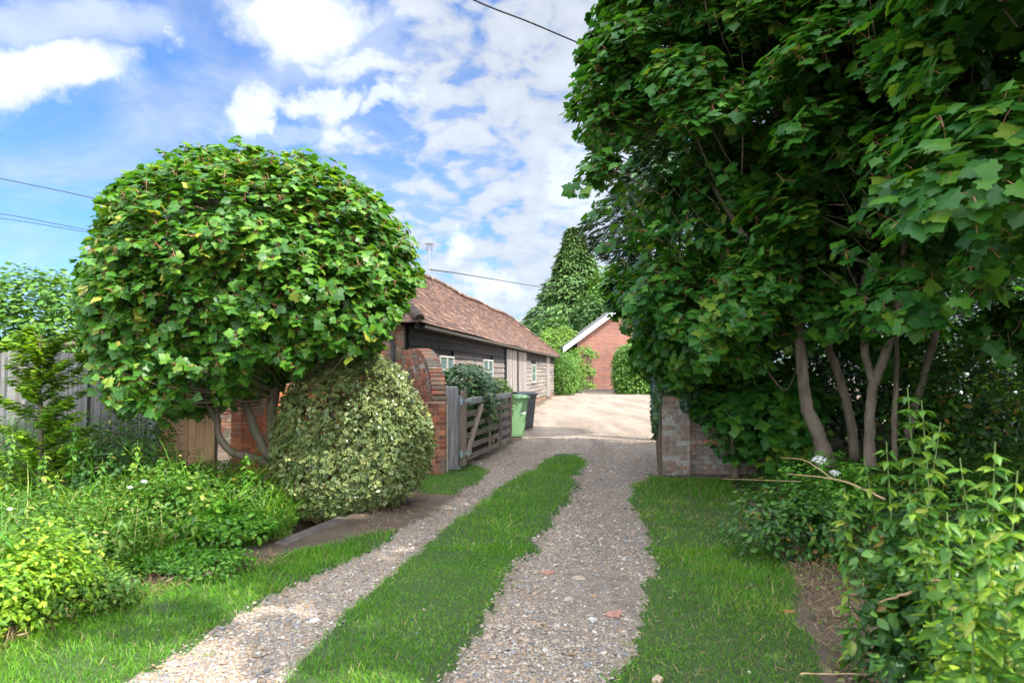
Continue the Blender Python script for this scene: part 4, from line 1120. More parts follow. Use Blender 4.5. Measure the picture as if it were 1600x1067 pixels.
# ---- big sycamores on the right
def syc(name, label, trunks, ells, n, leafsize, per, seed, lo=False, cond=None, amp=.16, group='big sycamores over the right side of the drive', inner=.25, shell=.72):
    o_ = Vector((trunks[0][0][0].x, trunks[0][0][0].y, 0))
    t = empty(name, o_, 0, label, 'tree', group)
    mb = MB()
    for k, (pts, rad) in enumerate(trunks): limb(mb, [p - o_ for p in pts], rad, seed=seed + k)
    mb.build('trunk', M['bark'], t, True)
    K = int(sum((e[3] * e[4] * e[5]) ** (2 / 3) for e in ells) * 9)
    C, O = spray_centres(ells, K, int(n * .85), sub=(.62, .42, .22), lump=Lump(seed, 1.3), amp=amp, cond=cond, shell=.82, droop=.35)
    Ci, Oi = crown_centres(ells, int(n * .25), shell=.6, lump=Lump(seed, 1.3), amp=amp, cond=cond, inner=.7)
    C, O = np.concatenate([C, Ci]), np.concatenate([O, Oi])
    pos, Fm, s, idx = shoot_leaves(C, O, per, leafsize, spread=.12, up=.35, droop=.5, jit=.4, sizevar=.45)
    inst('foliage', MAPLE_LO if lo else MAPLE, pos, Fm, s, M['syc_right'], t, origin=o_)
    if not lo:
        pe = petioles(pos, Fm, C, idx, .5, .003, 'leaf_stalks', M['twig'], t); pe.location = -o_
    tp_ = trunks[0][0][-1]
    e = np.array(ells[0][:3])
    tw = stalks(C[C[:, 2] > 2.3], lambda c: Vector((e[0] + (c.x - e[0]) * .4 + random.uniform(-.5, .5), e[1] + (c.y - e[1]) * .4 + random.uniform(-.5, .5), c.z - random.uniform(.2, 1.2))), .10, .010, 'twigs', M['bark_dark'], t, 1.6); tw.location = -o_
    return t
def pxy(p): return 800 + p[:, 0] / np.maximum(p[:, 1], .3) * 1067, 580 - (p[:, 2] - 1.6) / np.maximum(p[:, 1], .3) * 1067
SDN = np.array([sd.x, sd.y, sd.z])
def sun_gap(p):
    """openings in the canopy through which sun reaches the nettles and a few spots of grass"""
    ok = np.ones(len(p), bool)
    for (q, r) in (((2.0, 2.5, 1.0), .75), ((1.45, 2.0, .4), .5), ((2.35, 3.0, 1.1), .45), ((-.62, 3.7, 0), .24), ((-.95, 3.2, 0), .3), ((-.25, 3.25, 0), .25), ((-.5, 4.6, 0), .18), ((-1.9, 3.8, 0), .45), ((-1.35, 4.5, 0), .25), ((-1.2, 6.1, 0), .25), ((-2.4, 5.0, 0), .45), ((.7, 3.0, 0), .15), ((1.0, 6.4, 0), .12), ((1.7, 8.2, 0), .15), ((3.4, 7.2, .9), .3), ((3.1, 5.2, .9), .3)):
        w = p - np.array(q); t = (w @ SDN)[:, None]; ok &= np.linalg.norm(w - t * SDN, axis=1) > r
    return ok
def floor_right(p):
    """underside of the canopy: drops over the gate pier, lifts over the trunks"""
    z0 = np.interp(p[:, 0], [.5, 1.2, 1.8, 2.3, 2.9, 3.4, 4.5, 6], [1.75, 1.55, 1.42, 1.45, 1.60, 1.62, 1.70, 1.6])
    a, b = pxy(p)
    lim = np.interp(b, [-900, -300, 0, 90, 140, 168, 190, 230, 300, 360, 430, 500, 560, 610], [960, 950, 935, 912, 885, 865, 900, 915, 908, 930, 948, 965, 990, 1030])
    lim = lim + 16 * np.sin(b * .045 + p[:, 1] * 2) + 9 * np.sin(b * .13 + p[:, 1] * 5)
    return (p[:, 2] > z0 + .12 * np.sin(p[:, 0] * 6 + p[:, 1] * 2) + .08 * np.sin(p[:, 1] * 9)) & (a > lim + 4) & sun_gap(p)
def T_(l): return [Vector(q) for q in l]
trA = [([P(1290, 730, 8.4), P(1283, 690, 8.4), P(1262, 640, 8.4), P(1255, 590, 8.4), P(1250, 530, 8.4), P(1246, 430, 8.4), P(1238, 330, 8.5), P(1210, 150, 8.8), P(1190, -60, 9.2)], [.13, .09, .074, .07, .068, .064, .055, .04, .02]),
       ([P(1246, 450, 8.4), P(1200, 410, 8.5), P(1150, 350, 8.7), P(1090, 250, 9.0)], [.06, .05, .04, .02]),
       ([P(1240, 350, 8.5), P(1290, 250, 8.7), P(1320, 100, 8.9)], [.05, .04, .02]),
       ([P(1250, 560, 8.4), P(1225, 610, 8.9), P(1180, 545, 9.4)], [.0, .012, .02])]
syc('sycamore_tree', 'tall sycamore whose thick pale trunk is nearest the gate pier', trA,
    [(3.55, 9.6, 4.3, 2.65, 2.5, 2.95), (3.6, 9.4, 7.2, 2.45, 2.5, 2.5), (2.35, 9.6, 2.55, 1.1, 1.2, 1.15), (1.15, 9.2, 5.15, .62, .5, .32)], 9500, .094, 9, 41, cond=floor_right)
trB = [([P(1335, 720, 9.0), P(1328, 650, 9.0), P(1308, 580, 9.0), P(1294, 530, 9.0), P(1300, 420, 9.2), P(1330, 200, 9.5)], [.064, .058, .054, .05, .046, .03]),
       ([P(1294, 535, 9.0), P(1275, 500, 9.1), P(1262, 420, 9.3)], [.04, .035, .02])]
syc('sycamore_tree', 'slimmer sycamore leaning left just right of the thick trunk', trB,
    [(5.4, 10.4, 5.6, 2.6, 2.4, 3.6)], 3600, .11, 8, 51, lo=True, cond=floor_right)
trC = [([P(1360, 730, 8.0), P(1358, 690, 8.0), P(1360, 640, 8.0), P(1366, 600, 8.0), P(1385, 545, 8.0), P(1410, 430, 8.0), P(1420, 200, 8.0)], [.072, .062, .056, .054, .05, .04, .02]),
       ([P(1366, 600, 8.0), P(1350, 540, 8.1), P(1350, 430, 8.3)], [.05, .045, .03]),
       ([P(1398, 720, 8.2), P(1398, 640, 8.2), P(1402, 560, 8.2), P(1400, 430, 8.2)], [.035, .032, .028, .015]),
       ([P(1415, 690, 8.6), P(1440, 600, 8.6), P(1462, 520, 8.6), P(1480, 400, 8.6)], [.05, .045, .042, .03])]
syc('sycamore_tree', 'sycamore forking low down into several stems right of the leaning one', trC,
    [(5.1, 7.3, 4.3, 2.45, 2.1, 2.65), (5.2, 7.4, 7.4, 2.4, 2.2, 2.2)], 6600, .104, 8, 61, cond=floor_right)
trD = [([Vector((5.2, 3.6, -.1)), Vector((5.15, 3.7, 1.2)), Vector((5.0, 3.8, 2.6)), Vector((4.7, 4.0, 4.2))], [.16, .14, .11, .05])]
def condD(p):
    a, b = pxy(p); return (p[:, 2] > 1.95 + .1 * np.sin(p[:, 0] * 7)) & (a > 1340) & sun_gap(p)
syc('sycamore_tree', 'nearest sycamore with large dark leaves hanging in from the right edge', trD,
    [(4.7, 4.6, 3.9, 2.15, 1.5, 1.75), (5.4, 4.4, 6.2, 2.3, 1.9, 2.0)], 2600, .115, 8, 71, cond=condD)
trE = [([Vector((7.6, 1.0, -.1)), Vector((7.5, 1.0, 2.0)), Vector((7.4, 1.1, 5.5))], [.2, .17, .08])]
def condE(p):
    a, b = pxy(p); return (p[:, 2] > 1.8) & ((p[:, 1] < .4) | (a > 1650)) & sun_gap(p)
syc('sycamore_tree', 'sycamore beyond the right edge shading the verge', trE, [(7.2, 1.0, 5.0, 3.0, 3.4, 3.2), (4.5, 1.5, 6.8, 2.5, 2.1, 2.4)], 2600, .20, 7, 81, lo=True, cond=condE, inner=.1)

# ---- cypress behind the right-hand crowns
def spray_tree(name, label, loc, h, rad, n, size, mat, profile, seed, cat='tree', group=None, T=SPRAY, droop=.2):
    t = empty(name, loc, 0, label, cat, group)
    mb = MB(); limb(mb, [Vector((0, 0, -.2)), Vector((.03, 0, h * .5)), Vector((0, .02, h * .97))], [rad * .09, rad * .06, .01], seed=seed); mb.build('trunk', M['bark_dark'], t, True)
    k = rng.random(n) ** .8; a = rng.uniform(0, 2 * math.pi, n)
    lp_ = Lump(seed, 2.2 / rad * 1.2)
    r0 = np.array([profile(q) for q in k]) * rad; sel = r0 > .03 * rad; k, a, r0 = k[sel], a[sel], r0[sel]; n = len(k); z = k * h
    d = np.stack([np.cos(a), np.sin(a), np.zeros(n)], -1)
    rr = r0 * (1 - .45 * rng.random(n) ** 2); p = d * rr[:, None] + UP * z[:, None]
    p = p * (1 + .16 * lp_(p)[:, None] * np.array([1, 1, 0]))
    tip = d + rand_unit(n) * .5 - UP * droop; nr = UP + d * .5 + rand_unit(n) * .5
    inst('foliage', T, p, frames(nr, tip), size * rng.uniform(.6, 1.4, n), mat, t); return t
cyp = P(985, 580, 16); spray_tree('cypress_tree', 'feathery dark cypress showing past the left edge of the big sycamore', (3.5, 16, 0), 7.6, 1.95, 9000, .26, M['cypress'], lambda k: max(.02, min((k - .42) * 4, (1 - k) * 2.6, 1)), 91)

# ---- far trees behind barn and house
spray_tree('conifer_tree', 'tall pointed dark conifer rising behind the brick house', (7.0, 76, 0), 18.0, 7.6, 19000, .72, M['conifer'], lambda k: max(.02, (1 - k) ** .88 * (1.0 + .07 * math.sin(k * 34) + .05 * math.sin(k * 71))), 101, droop=.35)
def round_tree(name, label, ells, n, size, mat, seed, cat='tree', trunk=True, sk=1.0, T=SMALL, group=None, shell=.75, amp=.12, per=7, cond=None, inner=.15, spread=None, pw=2.0):
    e0 = ells[0]; o_ = Vector((e0[0], e0[1], 0)); t = empty(name, o_, 0, label, cat, group)
    if trunk:
        mb = MB(); limb(mb, [Vector((0, 0, -.1)), Vector((.05, .03, e0[2] * .5)), Vector((0, 0, e0[2]))], [(e0[3] * .08 + .01) * sk, (e0[3] * .06 + .008) * sk, .01 * sk], seed=seed)
        for q in range(4):
            a = q * 1.7 + seed; mb_r = e0[3] * .6; limb(mb, [Vector((0, 0, e0[2] * .35)), Vector((math.cos(a) * mb_r * .5, math.sin(a) * mb_r * .5, e0[2] * .8)), Vector((math.cos(a) * mb_r, math.sin(a) * mb_r, e0[2] * 1.1))], [(e0[3] * .04 + .004) * sk, (e0[3] * .03 + .003) * sk, .004 * sk], seed=seed + q)
        mb.build('trunk' if cat == 'tree' else 'stems', M['bark_dark'], t, True)
    C, O = crown_centres(ells, n, shell=shell, lump=Lump(seed, 2.5 / e0[3]), amp=e0[3] * amp, cond=cond, inner=inner, pw=pw)
    pos, Fm, s, idx = shoot_leaves(C, O, per, size, spread=size * .9 if spread is None else spread, up=.4, droop=.2, jit=.5, petiole=.8)
    inst('foliage', T, pos, Fm, s, mat, t, origin=o_); return t
round_tree('broadleaf_tree', 'rounded mid green tree in front of the tall conifer', [(4.2, 68, 4.0, 2.9, 3.0, 3.2), (8.2, 69, 5.0, 2.6, 3, 4.6)], 1300, .42, M['broad'], 103)
round_tree('broadleaf_tree', 'bright green tree between the conifer and the big sycamore', [(11.5, 72, 7.5, 3.8, 3.5, 5.2)], 1300, .42, M['hedge'], 105)
round_tree('broadleaf_tree', 'distant low tree peeping over the end of the barn roof', [(1.6, 90, 5.6, 3.2, 3, 2.8)], 500, .5, M['broad'], 107)
round_tree('garden_shrub', 'pale green shrub mass between the barn end and the far trees', [(3.7, 56, 2.7, 2.1, 2, 2.6), (4.5, 54.5, 2.0, 1.2, 1.2, 2.1)], 1100, .22, M['hedge_light'], 109, cat='shrub')
round_tree('clipped_bush', 'rounded clipped bush at the far corner of the barn', [(3.45, 46.2, 1.35, 1.0, 1.1, 1.5)], 800, .13, M['hedge'], 111, cat='shrub', pw=2.8, amp=.05)
round_tree('clipped_bush', 'darker bush between the clipped one and the brick house', [(4.55, 50.5, 1.3, .8, .9, 1.9)], 500, .14, M['hedge'], 113, cat='shrub', pw=2.4, amp=.07)
round_tree('clipped_hedge', 'tall clipped yellow green hedge in front of the brick house', [(9.7, 48.5, 1.6, 2.4, 1.2, 1.95)], 4200, .19, M['hedge'], 115, cat='hedge', pw=3.6, amp=.03, shell=.9)
round_tree('clipped_hedge', 'dark hedge closing the view beyond the gate pier', [(14.5, 40, 2.0, 3.2, 1.5, 2.6)], 1500, .18, M['broad'], 116, cat='hedge', pw=3, amp=.05)
# climber on the house wall
cl = empty('wall_climber', (5.9, 52.9, 0), 0, 'yellow green climber on the brick gable of the house', 'climber')
pts = []
for (a, b_) in (((905, 608), (918, 560)), ((915, 548), (932, 556)), ((902, 548), (912, 590)), ((918, 598), (928, 606)), ((920, 575), (925, 585)), ((903, 545), (925, 550))):
    for _ in range(90):
        t = rng.random(); q = P(a[0] + (b_[0] - a[0]) * t + rng.normal() * 3.2, a[1] + (b_[1] - a[1]) * t + rng.normal() * 3.0, 52.93 - rng.random() * .2); pts.append(q - Vector((5.9, 52.9, 0)))
pts = np.array([tuple(q) for q in pts]); n = len(pts)
inst('foliage', SMALL, pts, frames(rand_unit(n) * .6 + np.array([0, -1, .4]), rand_unit(n) - UP * .5), rng.uniform(.14, .26, n), M['hedge_light'], cl)
mb = MB(); limb(mb, [Vector((.3, 0, 0)), Vector((.35, -.02, 1.2)), Vector((.1, -.02, 2.6))], [.03, .025, .01]); mb.build('stem', M['bark_dark'], cl)

# ---- bush beyond the left fence
round_tree('garden_tree', 'loose leafy tree top showing over the grey fence at far left', [(-7.6, 10.6, 1.9, 1.85, 1.2, 1.25), (-9.4, 10.8, 2.0, 1.5, 1.2, 1.3)], 2600, .10, M['hedge'], 121, T=OVAL, per=8, spread=.12, amp=.08)
hr = empty('neighbour_house', (-14.5, 24, 0), 0, 'reddish roof of a neighbouring house glimpsed left of the domed tree', 'house')
mb = MB(); bx(mb, -2.5, 2.5, 0, 6, 0, 2.3); mb.build('wall', M['brick_barn'], hr)
mb = MB(); mb.prism([(-.3, 2.25), (6.3, 2.25), (3, 3.3)], -2.8, 2.8); mb.build('roof', M['tile'], hr)

# ------------------------------------------------------------------ holly
ho = Vector((-1.88, 8.15, 0))
hb = empty('variegated_holly', ho, 0, 'rounded variegated holly with cream edged leaves beside the gate wall', 'shrub')
mb = MB()
for q in range(9):
    a = q * .7 + .3; rr = .55
    limb(mb, [Vector((0, 0, -.1)), Vector((math.cos(a) * rr * .4, math.sin(a) * rr * .4, .45)), Vector((math.cos(a) * rr, math.sin(a) * rr, 1.1)), Vector((math.cos(a) * rr * 1.1, math.sin(a) * rr * 1.1, 1.6))], [.035, .025, .014, .005], sides=6, seed=q)
mb.build('stems', M['bark_dark'], hb, True)
C, O = crown_centres([(-1.88, 8.15, .90, .86, .82, .97), (-1.60, 8.0, .62, .60, .6, .62), (-2.05, 8.0, .55, .66, .65, .7)], 5200, shell=.80, lump=Lump(33, 4.5), amp=.06, pw=2.2, inner=.15, cond=lambda p: p[:, 2] > -.05)
pos, Fm, s, idx = shoot_leaves(C, O, 8, .047, spread=.035, up=.15, droop=-.25, jit=.6, petiole=.35)
cl_r = rng.random(len(C)) ** 1.2; rr = np.clip(cl_r[idx] * .75 + rng.random(len(idx)) * .25, 0, 1)
inst('foliage', HOLLY, pos, Fm, s, M['holly'], hb, rnd=rr, origin=ho)
tw = stalks(C, lambda c: Vector((-1.87, 8.15, c.z - .3)), .18, .005, 'twigs', M['dry_stem'], hb, .4); tw.location = -ho

# shrub behind the gate
round_tree('glossy_shrub', 'glossy dark green shrub spilling over the open gate', [(-.88, 13.2, 1.0, .58, 1.15, .78), (-.62, 14.8, .78, .42, .8, .70)], 1700, .075, M['rose'], 125, cat='shrub', T=OVAL, per=8, spread=.05, amp=.10)
round_tree('rose_shrub', 'lighter green shrub with reddish tips above the end of the gate', [(-.36, 15.3, .98, .36, .6, .42)], 380, .075, M['elm'] if False else M['herb'], 127, cat='shrub', T=OVAL, per=7, spread=.05, amp=.12)

# ------------------------------------------------------------------ ivy over the pier and wall
def ivy(pts_n, label, loc, name='ivy'):
    iv = empty(name, loc, 0, label, 'ivy'); return iv
ivo = Vector((2.5, 10.5, 0)); iv = ivy(0, 'dark ivy capping the right-hand gate pier and trailing down its left side', ivo)
A = []
def blob(c, r, n):
    d = rand_unit(n); k = .75 + .25 * rng.random((n, 1)); return np.array(c) + d * k * np.array(r), d
a1 = [blob((2.50, 10.72, 1.47), (.34, .34, .13), 620), blob((2.26, 10.72, 1.30), (.07, .28, .28), 420), blob((2.24, 10.75, .95), (.05, .20, .42), 220), blob((2.68, 10.52, 1.18), (.10, .08, .22), 320)]
a1 += [blob((2.46, 10.50, 1.37), (.26, .05, .12), 420), blob((2.95, 10.75, 1.30), (.40, .30, .30), 900), blob((3.05, 10.62, 1.02), (.30, .14, .28), 420)]
p_ = np.concatenate([q[0] for q in a1]); d_ = np.concatenate([q[1] for q in a1]); n = len(p_)
inst('foliage', IVY, p_, frames(d_ + UP * .3 + np.array([0, -.4, 0]) + rand_unit(n) * .3, -UP + rand_unit(n) * .6), rng.uniform(.045, .085, n), M['ivy'], iv, origin=ivo)
mb = MB()
for q in range(5): limb(mb, [Vector((-.24 + q * .01, .0 + q * .07, 0)), Vector((-.235, .02 + q * .06, .6)), Vector((-.22, .05 + q * .05, 1.3))], [.012, .010, .006], sides=6, seed=q, wob=.006)
mb.build('stems', M['bark_dark'], iv)
# young sycamore shoots and ivy over the low wall: low dark thicket
def thicket(name, label, ells, n, size, mat, seed, T=OVAL, per=7, cat='shrub', cond=None, spread=.07, amp=.1, group=None):
    return round_tree(name, label, ells, n, size, mat, seed, cat=cat, T=T, per=per, cond=cond, spread=spread, amp=amp, group=group)
def wall_clear(p):                       # keep the visible corner of the wall free
    a, b = pxy(p); return ~((b > 640 + (a - 1075) * 1.05) & (a > 1028) & (a < 1140) & (p[:, 1] < 11)) 
thicket('sycamore_seedlings', 'young sycamore shoots leaning over the low wall beside the pier', [(3.35, 10.35, .95, .62, .5, .62), (3.9, 10.0, .9, .7, .6, .75)], 300, .12, M['syc_right'], 131, T=MAPLE, per=7, cond=wall_clear, spread=.08)
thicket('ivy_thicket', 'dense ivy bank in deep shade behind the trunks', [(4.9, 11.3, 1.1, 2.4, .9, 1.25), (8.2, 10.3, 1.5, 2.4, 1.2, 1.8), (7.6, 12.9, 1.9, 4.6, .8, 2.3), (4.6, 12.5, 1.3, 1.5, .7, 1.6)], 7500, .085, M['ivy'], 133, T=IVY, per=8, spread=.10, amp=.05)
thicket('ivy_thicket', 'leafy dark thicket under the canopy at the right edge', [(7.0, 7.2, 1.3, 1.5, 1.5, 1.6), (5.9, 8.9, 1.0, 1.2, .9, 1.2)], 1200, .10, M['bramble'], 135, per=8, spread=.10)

# ------------------------------------------------------------------ undergrowth
EDGE_L = GP([(-400, 1140), (-60, 985), (110, 922), (250, 882), (350, 866), (435, 850), (452, 842), (470, 800), (430, 775)])
ex_ = np.array([p[0] for p in EDGE_L]); ey_ = np.array([p[1] for p in EDGE_L])
def dist_poly(x, y, pl):
    d = np.full(x.shape, 99.)
    for i in range(len(pl) - 1):
        ax, ay = pl[i]; bx_, by_ = pl[i + 1]; l2 = (bx_ - ax) ** 2 + (by_ - ay) ** 2
        t = np.clip(((x - ax) * (bx_ - ax) + (y - ay) * (by_ - ay)) / l2, 0, 1)
        d = np.minimum(d, np.hypot(x - ax - t * (bx_ - ax), y - ay - t * (by_ - ay)))
    return d
UL = EDGE_L + [(-2.6, 8.6), (-9.5, 8.65), (-9.5, 2.2)]
lu = Lump(61, 1.6); lu2 = Lump(62, 4.5)
def Hleft(x, y):
    d = dist_poly(x, y, EDGE_L); X = np.stack([x, y], -1)
    h = .62 * (1 - np.exp(-d / .75)) * (1 + .32 * lu(X)) + .13 * lu2(X)
    far = np.clip((y - 7.6) / 1.0, 0, 1); h = h * (1 + np.where(x < -4.2, .75, -.25) * far)
    return np.maximum(h, .03)
EDGE_R = GP([(1500, 1200), (1430, 1067), (1395, 985), (1320, 900), (1230, 825), (1170, 775), (1140, 752)])
UR = EDGE_R + [(4.4, 10.2), (9.5, 10.0), (9.5, .6), (1.4, .6)]
lr = Lump(63, 1.5)
def Hright(x, y):
    d = dist_poly(x, y, EDGE_R); X = np.stack([x, y], -1)
    return np.maximum(.62 * (1 - np.exp(-np.maximum(d - .25, 0) / .8)) * (1 + .2 * lr(X)) + .05 * lu2(X), .02)
def field(name, label, poly, H, box, n, size, mat, T, seed, low=.75, keep=None, parent=None):
    x = rng.uniform(box[0], box[1], n); y = rng.uniform(box[2], box[3], n)
    k = inpoly(poly, x, y) & (x > -.95 * y - .8) & (x < .95 * y + .8)
    if keep is not None: k &= keep(x, y)
    x, y = x[k], y[k]; m = len(x); h = H(x, y); z = h * (1 - low * rng.random(m) ** 1.6) + rng.normal(size=m) * .015
    e = .08; gx = (H(x + e, y) - H(x - e, y)) / (2 * e); gy = (H(x, y + e) - H(x, y - e)) / (2 * e)
    nr = norm(np.stack([-gx, -gy, np.full(m, .9)], -1)) + rand_unit(m) * .5
    o = inst(name, T, np.stack([x, y, np.maximum(z, .01)], -1), frames(nr, rand_unit(m) - UP * .25), size * rng.uniform(.55, 1.45, m), mat, None)
    o['kind'] = 'stuff'; o['label'] = label; return o
pn = Lump(71, 1.1)
field('undergrowth', 'low mixed nettles and brambles filling the left bank', UL, Hleft, (-9.5, -1.9, 2.2, 8.7), 140000, .034, M['herb'], OVAL, 1, keep=lambda x, y: pn(np.stack([x, y], -1)) > -.3)
field('undergrowth', 'dark bramble leaves filling the left bank', UL, Hleft, (-9.5, -1.9, 2.2, 8.7), 150000, .035, M['bramble'], OVAL, 2, keep=lambda x, y: pn(np.stack([x, y], -1)) < .4)
field('undergrowth', 'shaded bramble and nettle cover below the right trees', UR, Hright, (1.2, 9.5, .6, 10.3), 140000, .038, M['bramble'], OVAL, 3)
field('undergrowth', 'lighter herb leaves along the right-hand bank', UR, Hright, (1.2, 6, .6, 9), 40000, .045, M['herb'], NETTLE, 4, keep=lambda x, y: pn(np.stack([x, y], -1)) > 0)

# tall grass blades and straw on the banks
def blades(name, label, poly, H, box, n, L_, w, mat, bend=.8, keep=None, zf=.0, flat=.45):
    x = rng.uniform(box[0], box[1], n); y = rng.uniform(box[2], box[3], n); k = inpoly(poly, x, y)
    if keep is not None: k &= keep(x, y)
    x, y = x[k], y[k]; m = len(x); z = H(x, y) * zf * rng.random(m)
    l = L_ * rng.uniform(.4, 1.3, m); s = np.stack([w * rng.uniform(.6, 1.4, m), l, l], -1)
    o = inst(name, blade_t(bend), np.stack([x, y, z], -1), frames(UP + rand_unit(m) * flat, rand_unit(m) * np.array([1, 1, .1])), s, mat, None)
    o['kind'] = 'stuff'; o['label'] = label; return o
blades('long_grass', 'long arching grass growing up through the left bank', UL, Hleft, (-8, -1.9, 2.5, 8.4), 15000, .46, .008, M['grass'], 1.1, zf=.9, keep=lambda x, y: pn(np.stack([x + 9, y], -1)) > .2)
blades('long_grass', 'coarse grass along the foot of the left bank', UL, Hleft, (-6, -1.9, 2.5, 6.4), 16000, .20, .006, M['grass'], 1.0, keep=lambda x, y: dist_poly(x, y, EDGE_L) < .4)
blades('long_grass', 'grass tufts at the foot of the right bank', UR, Hright, (1.2, 4.5, 2.5, 10), 5000, .22, .006, M['grass'], 1.0, keep=lambda x, y: (dist_poly(x, y, EDGE_R) < .6) & (lu2(np.stack([x, y], -1)) > .2))
STRAW_P = GP([(1310, 1067), (1275, 985), (1235, 900), (1190, 830), (1160, 800), (1215, 815), (1300, 850), (1380, 950), (1460, 1067), (1560, 1200), (1330, 1200)])
zero = lambda x, y: np.full(x.shape, .03)
blades('dry_grass', 'brown dead grass and straw on the earth between lawn and nettles', STRAW_P, zero, (1.0, 4.2, 2.0, 8.5), 26000, .075, .0045, M['straw'], .5, zf=1, flat=1.8)
field('undergrowth', 'small green seedlings coming up through the dead grass', STRAW_P, lambda x, y: np.full(x.shape, .06), (1.0, 4.2, 2.0, 8.5), 9000, .028, M['herb'], OVAL, 5, keep=lambda x, y: lu2(np.stack([x, y], -1)) > -.2)
blades('dry_grass', 'wisps of dead straw scattered over the right-hand lawn', LAWN_R, zero, (.5, 3.2, 2.4, 10.5), 5500, .07, .0025, M['straw'], .4, zf=1, flat=2.0)
STRAW_L = GP([(-60, 1010), (110, 945), (250, 900), (350, 885), (440, 862), (440, 885), (350, 908), (250, 932), (110, 975), (-60, 1050)])
blades('dry_grass', 'dead straw at the foot of the left bank', STRAW_L, zero, (-6, -1.5, 2.5, 7), 30000, .10, .0035, M['straw'], .5, zf=1, flat=1.5)
HOLE = GP([(545, 815), (640, 762), (700, 775), (640, 815), (600, 845), (560, 840)])
blades('leaf_litter', 'dry stalks and litter on bare soil below the holly', HOLE, zero, (-2.2, -.5, 6, 10), 2600, .07, .003, M['straw'], .4, zf=1, flat=2.2)
# dead leaves along the banks
def scatter(name, label, poly, box, n, size, mat, T=OVAL, z=.012):
    x = rng.uniform(box[0], box[1], n); y = rng.uniform(box[2], box[3], n); k = inpoly(poly, x, y); x, y = x[k], y[k]; m = len(x)
    o = inst(name, T, np.stack([x, y, hgt(x, y) + z], -1), frames(UP + rand_unit(m) * .35, rand_unit(m)), size * rng.uniform(.6, 1.4, m), mat, None); o['kind'] = 'stuff'; o['label'] = label; return o
scatter('dead_leaves', 'curled tan leaves lying at the foot of the left bank', STRAW_L, (-6, -1.5, 2.5, 7), 500, .05, M['straw'], z=.05)
scatter('pale_litter', 'white petals and pale scraps lying in the dead grass', STRAW_P, (1.0, 4.2, 2.0, 8.5), 230, .022, M['petal'], SMALL, .05)
scatter('dead_leaves', 'brown leaves under the holly and along the track edge', HOLE, (-2.2, -.5, 6, 10), 260, .045, M['straw'])

# ---- individual plants in the banks
def mound(name, label, px, py, D, rx, ry, rz, n, size_, mat, seed, T=OVAL, per=7, cat='shrub', group=None, spread=.05):
    c = P(px, py, D); size = size_ * (.72 if D > 2.6 else 1); n = int(n * (1.7 if D > 2.6 else 1))
    tz = c.z + rz * .6; return round_tree(name, label, [(c.x, D, tz * .5, rx, ry, tz * .5)], n, size, mat, seed, cat=cat, T=T, per=per, spread=spread, amp=.26, shell=.55, inner=.35, sk=.22, cond=lambda p: p[:, 2] > .03, group=group)
mound('bramble_bush', 'bright fresh green bramble at the ditch edge left of the holly', 350, 815, 6.35, .60, .45, .30, 330, .075, M['bright'], 201)
mound('bramble_bush', 'dark bramble heap below the grey fence', 195, 720, 7.3, .62, .5, .42, 420, .065, M['bramble'], 203)
mound('bramble_bush', 'loose bramble in front of the orange fence panel', 330, 735, 7.4, .62, .5, .28, 380, .06, M['bramble'], 205)
mound('nettle_clump', 'olive nettle clump at the bottom left corner', 25, 880, 4.3, .42, .5, .40, 500, .055, M['elm'], 207, T=NETTLE)
mound('nettle_clump', 'pale flowering weeds left of the bramble', 110, 800, 5.4, .55, .5, .24, 380, .055, M['herb'], 209, T=NETTLE)
mound('meadow_weeds', 'light green low weeds at the front of the left bank', 290, 875, 5.5, .55, .35, .16, 380, .055, M['bright'], 211, T=NETTLE)
mound('meadow_weeds', 'dull green low weeds near the bottom left verge', 130, 900, 4.7, .42, .3, .18, 360, .05, M['herb'], 213, T=NETTLE)
mound('bindweed', 'white flowered bindweed mat in the middle of the left bank', 240, 770, 6.3, .5, .4, .22, 300, .06, M['herb'], 215)
# layered yellow-green sapling by the fence
sp = P(62, 640, 7.4); so = Vector((sp.x, 7.4, 0)); sa = empty('elm_sapling', so, 0, 'yellow green sapling with layered sprays in front of the grey fence', 'sapling')
mb = MB(); limb(mb, [Vector((0, 0, 0)), Vector((.02, 0, .9)), Vector((-.03, .0, 1.75)), Vector((0, 0, 2.0))], [.03, .022, .010, .004], sides=6); Cc = []
for k in range(52):
    h = .35 + 1.6 * (k + random.random()) / 52; a = k * 2.4 + random.uniform(-.5, .5); r = (.50 * (1 - (h - .5) / 1.75) + .12) * random.uniform(.55, 1.35); e = Vector((math.cos(a) * r * 1.05, math.sin(a) * r * .9, h + .12))
    mb.tube([Vector((0, 0, h - .08)), e * .5 + Vector((0, 0, (h - .08) * .5 + .03)), e], [.006, .004, .002], 4)
    for q in range(9):
        t = .2 + .85 * q / 8; Cc.append(((e.x * t), e.y * t, (h - .08) * (1 - t) + e.z * t))
mb.build('trunk', M['bark_dark'], sa)
Cc = np.array(Cc); d = norm(Cc * np.array([1, 1, 0]) + 1e-3); Cr = np.repeat(Cc, 13, 0); dr = np.repeat(d, 13, 0); n = len(Cr)
inst('foliage', OVAL, Cr + rand_unit(n) * .04, frames(UP * 1.2 + rand_unit(n) * .4, dr + rand_unit(n) * .8), .078 * rng.uniform(.6, 1.3, n), M['elm'], sa)
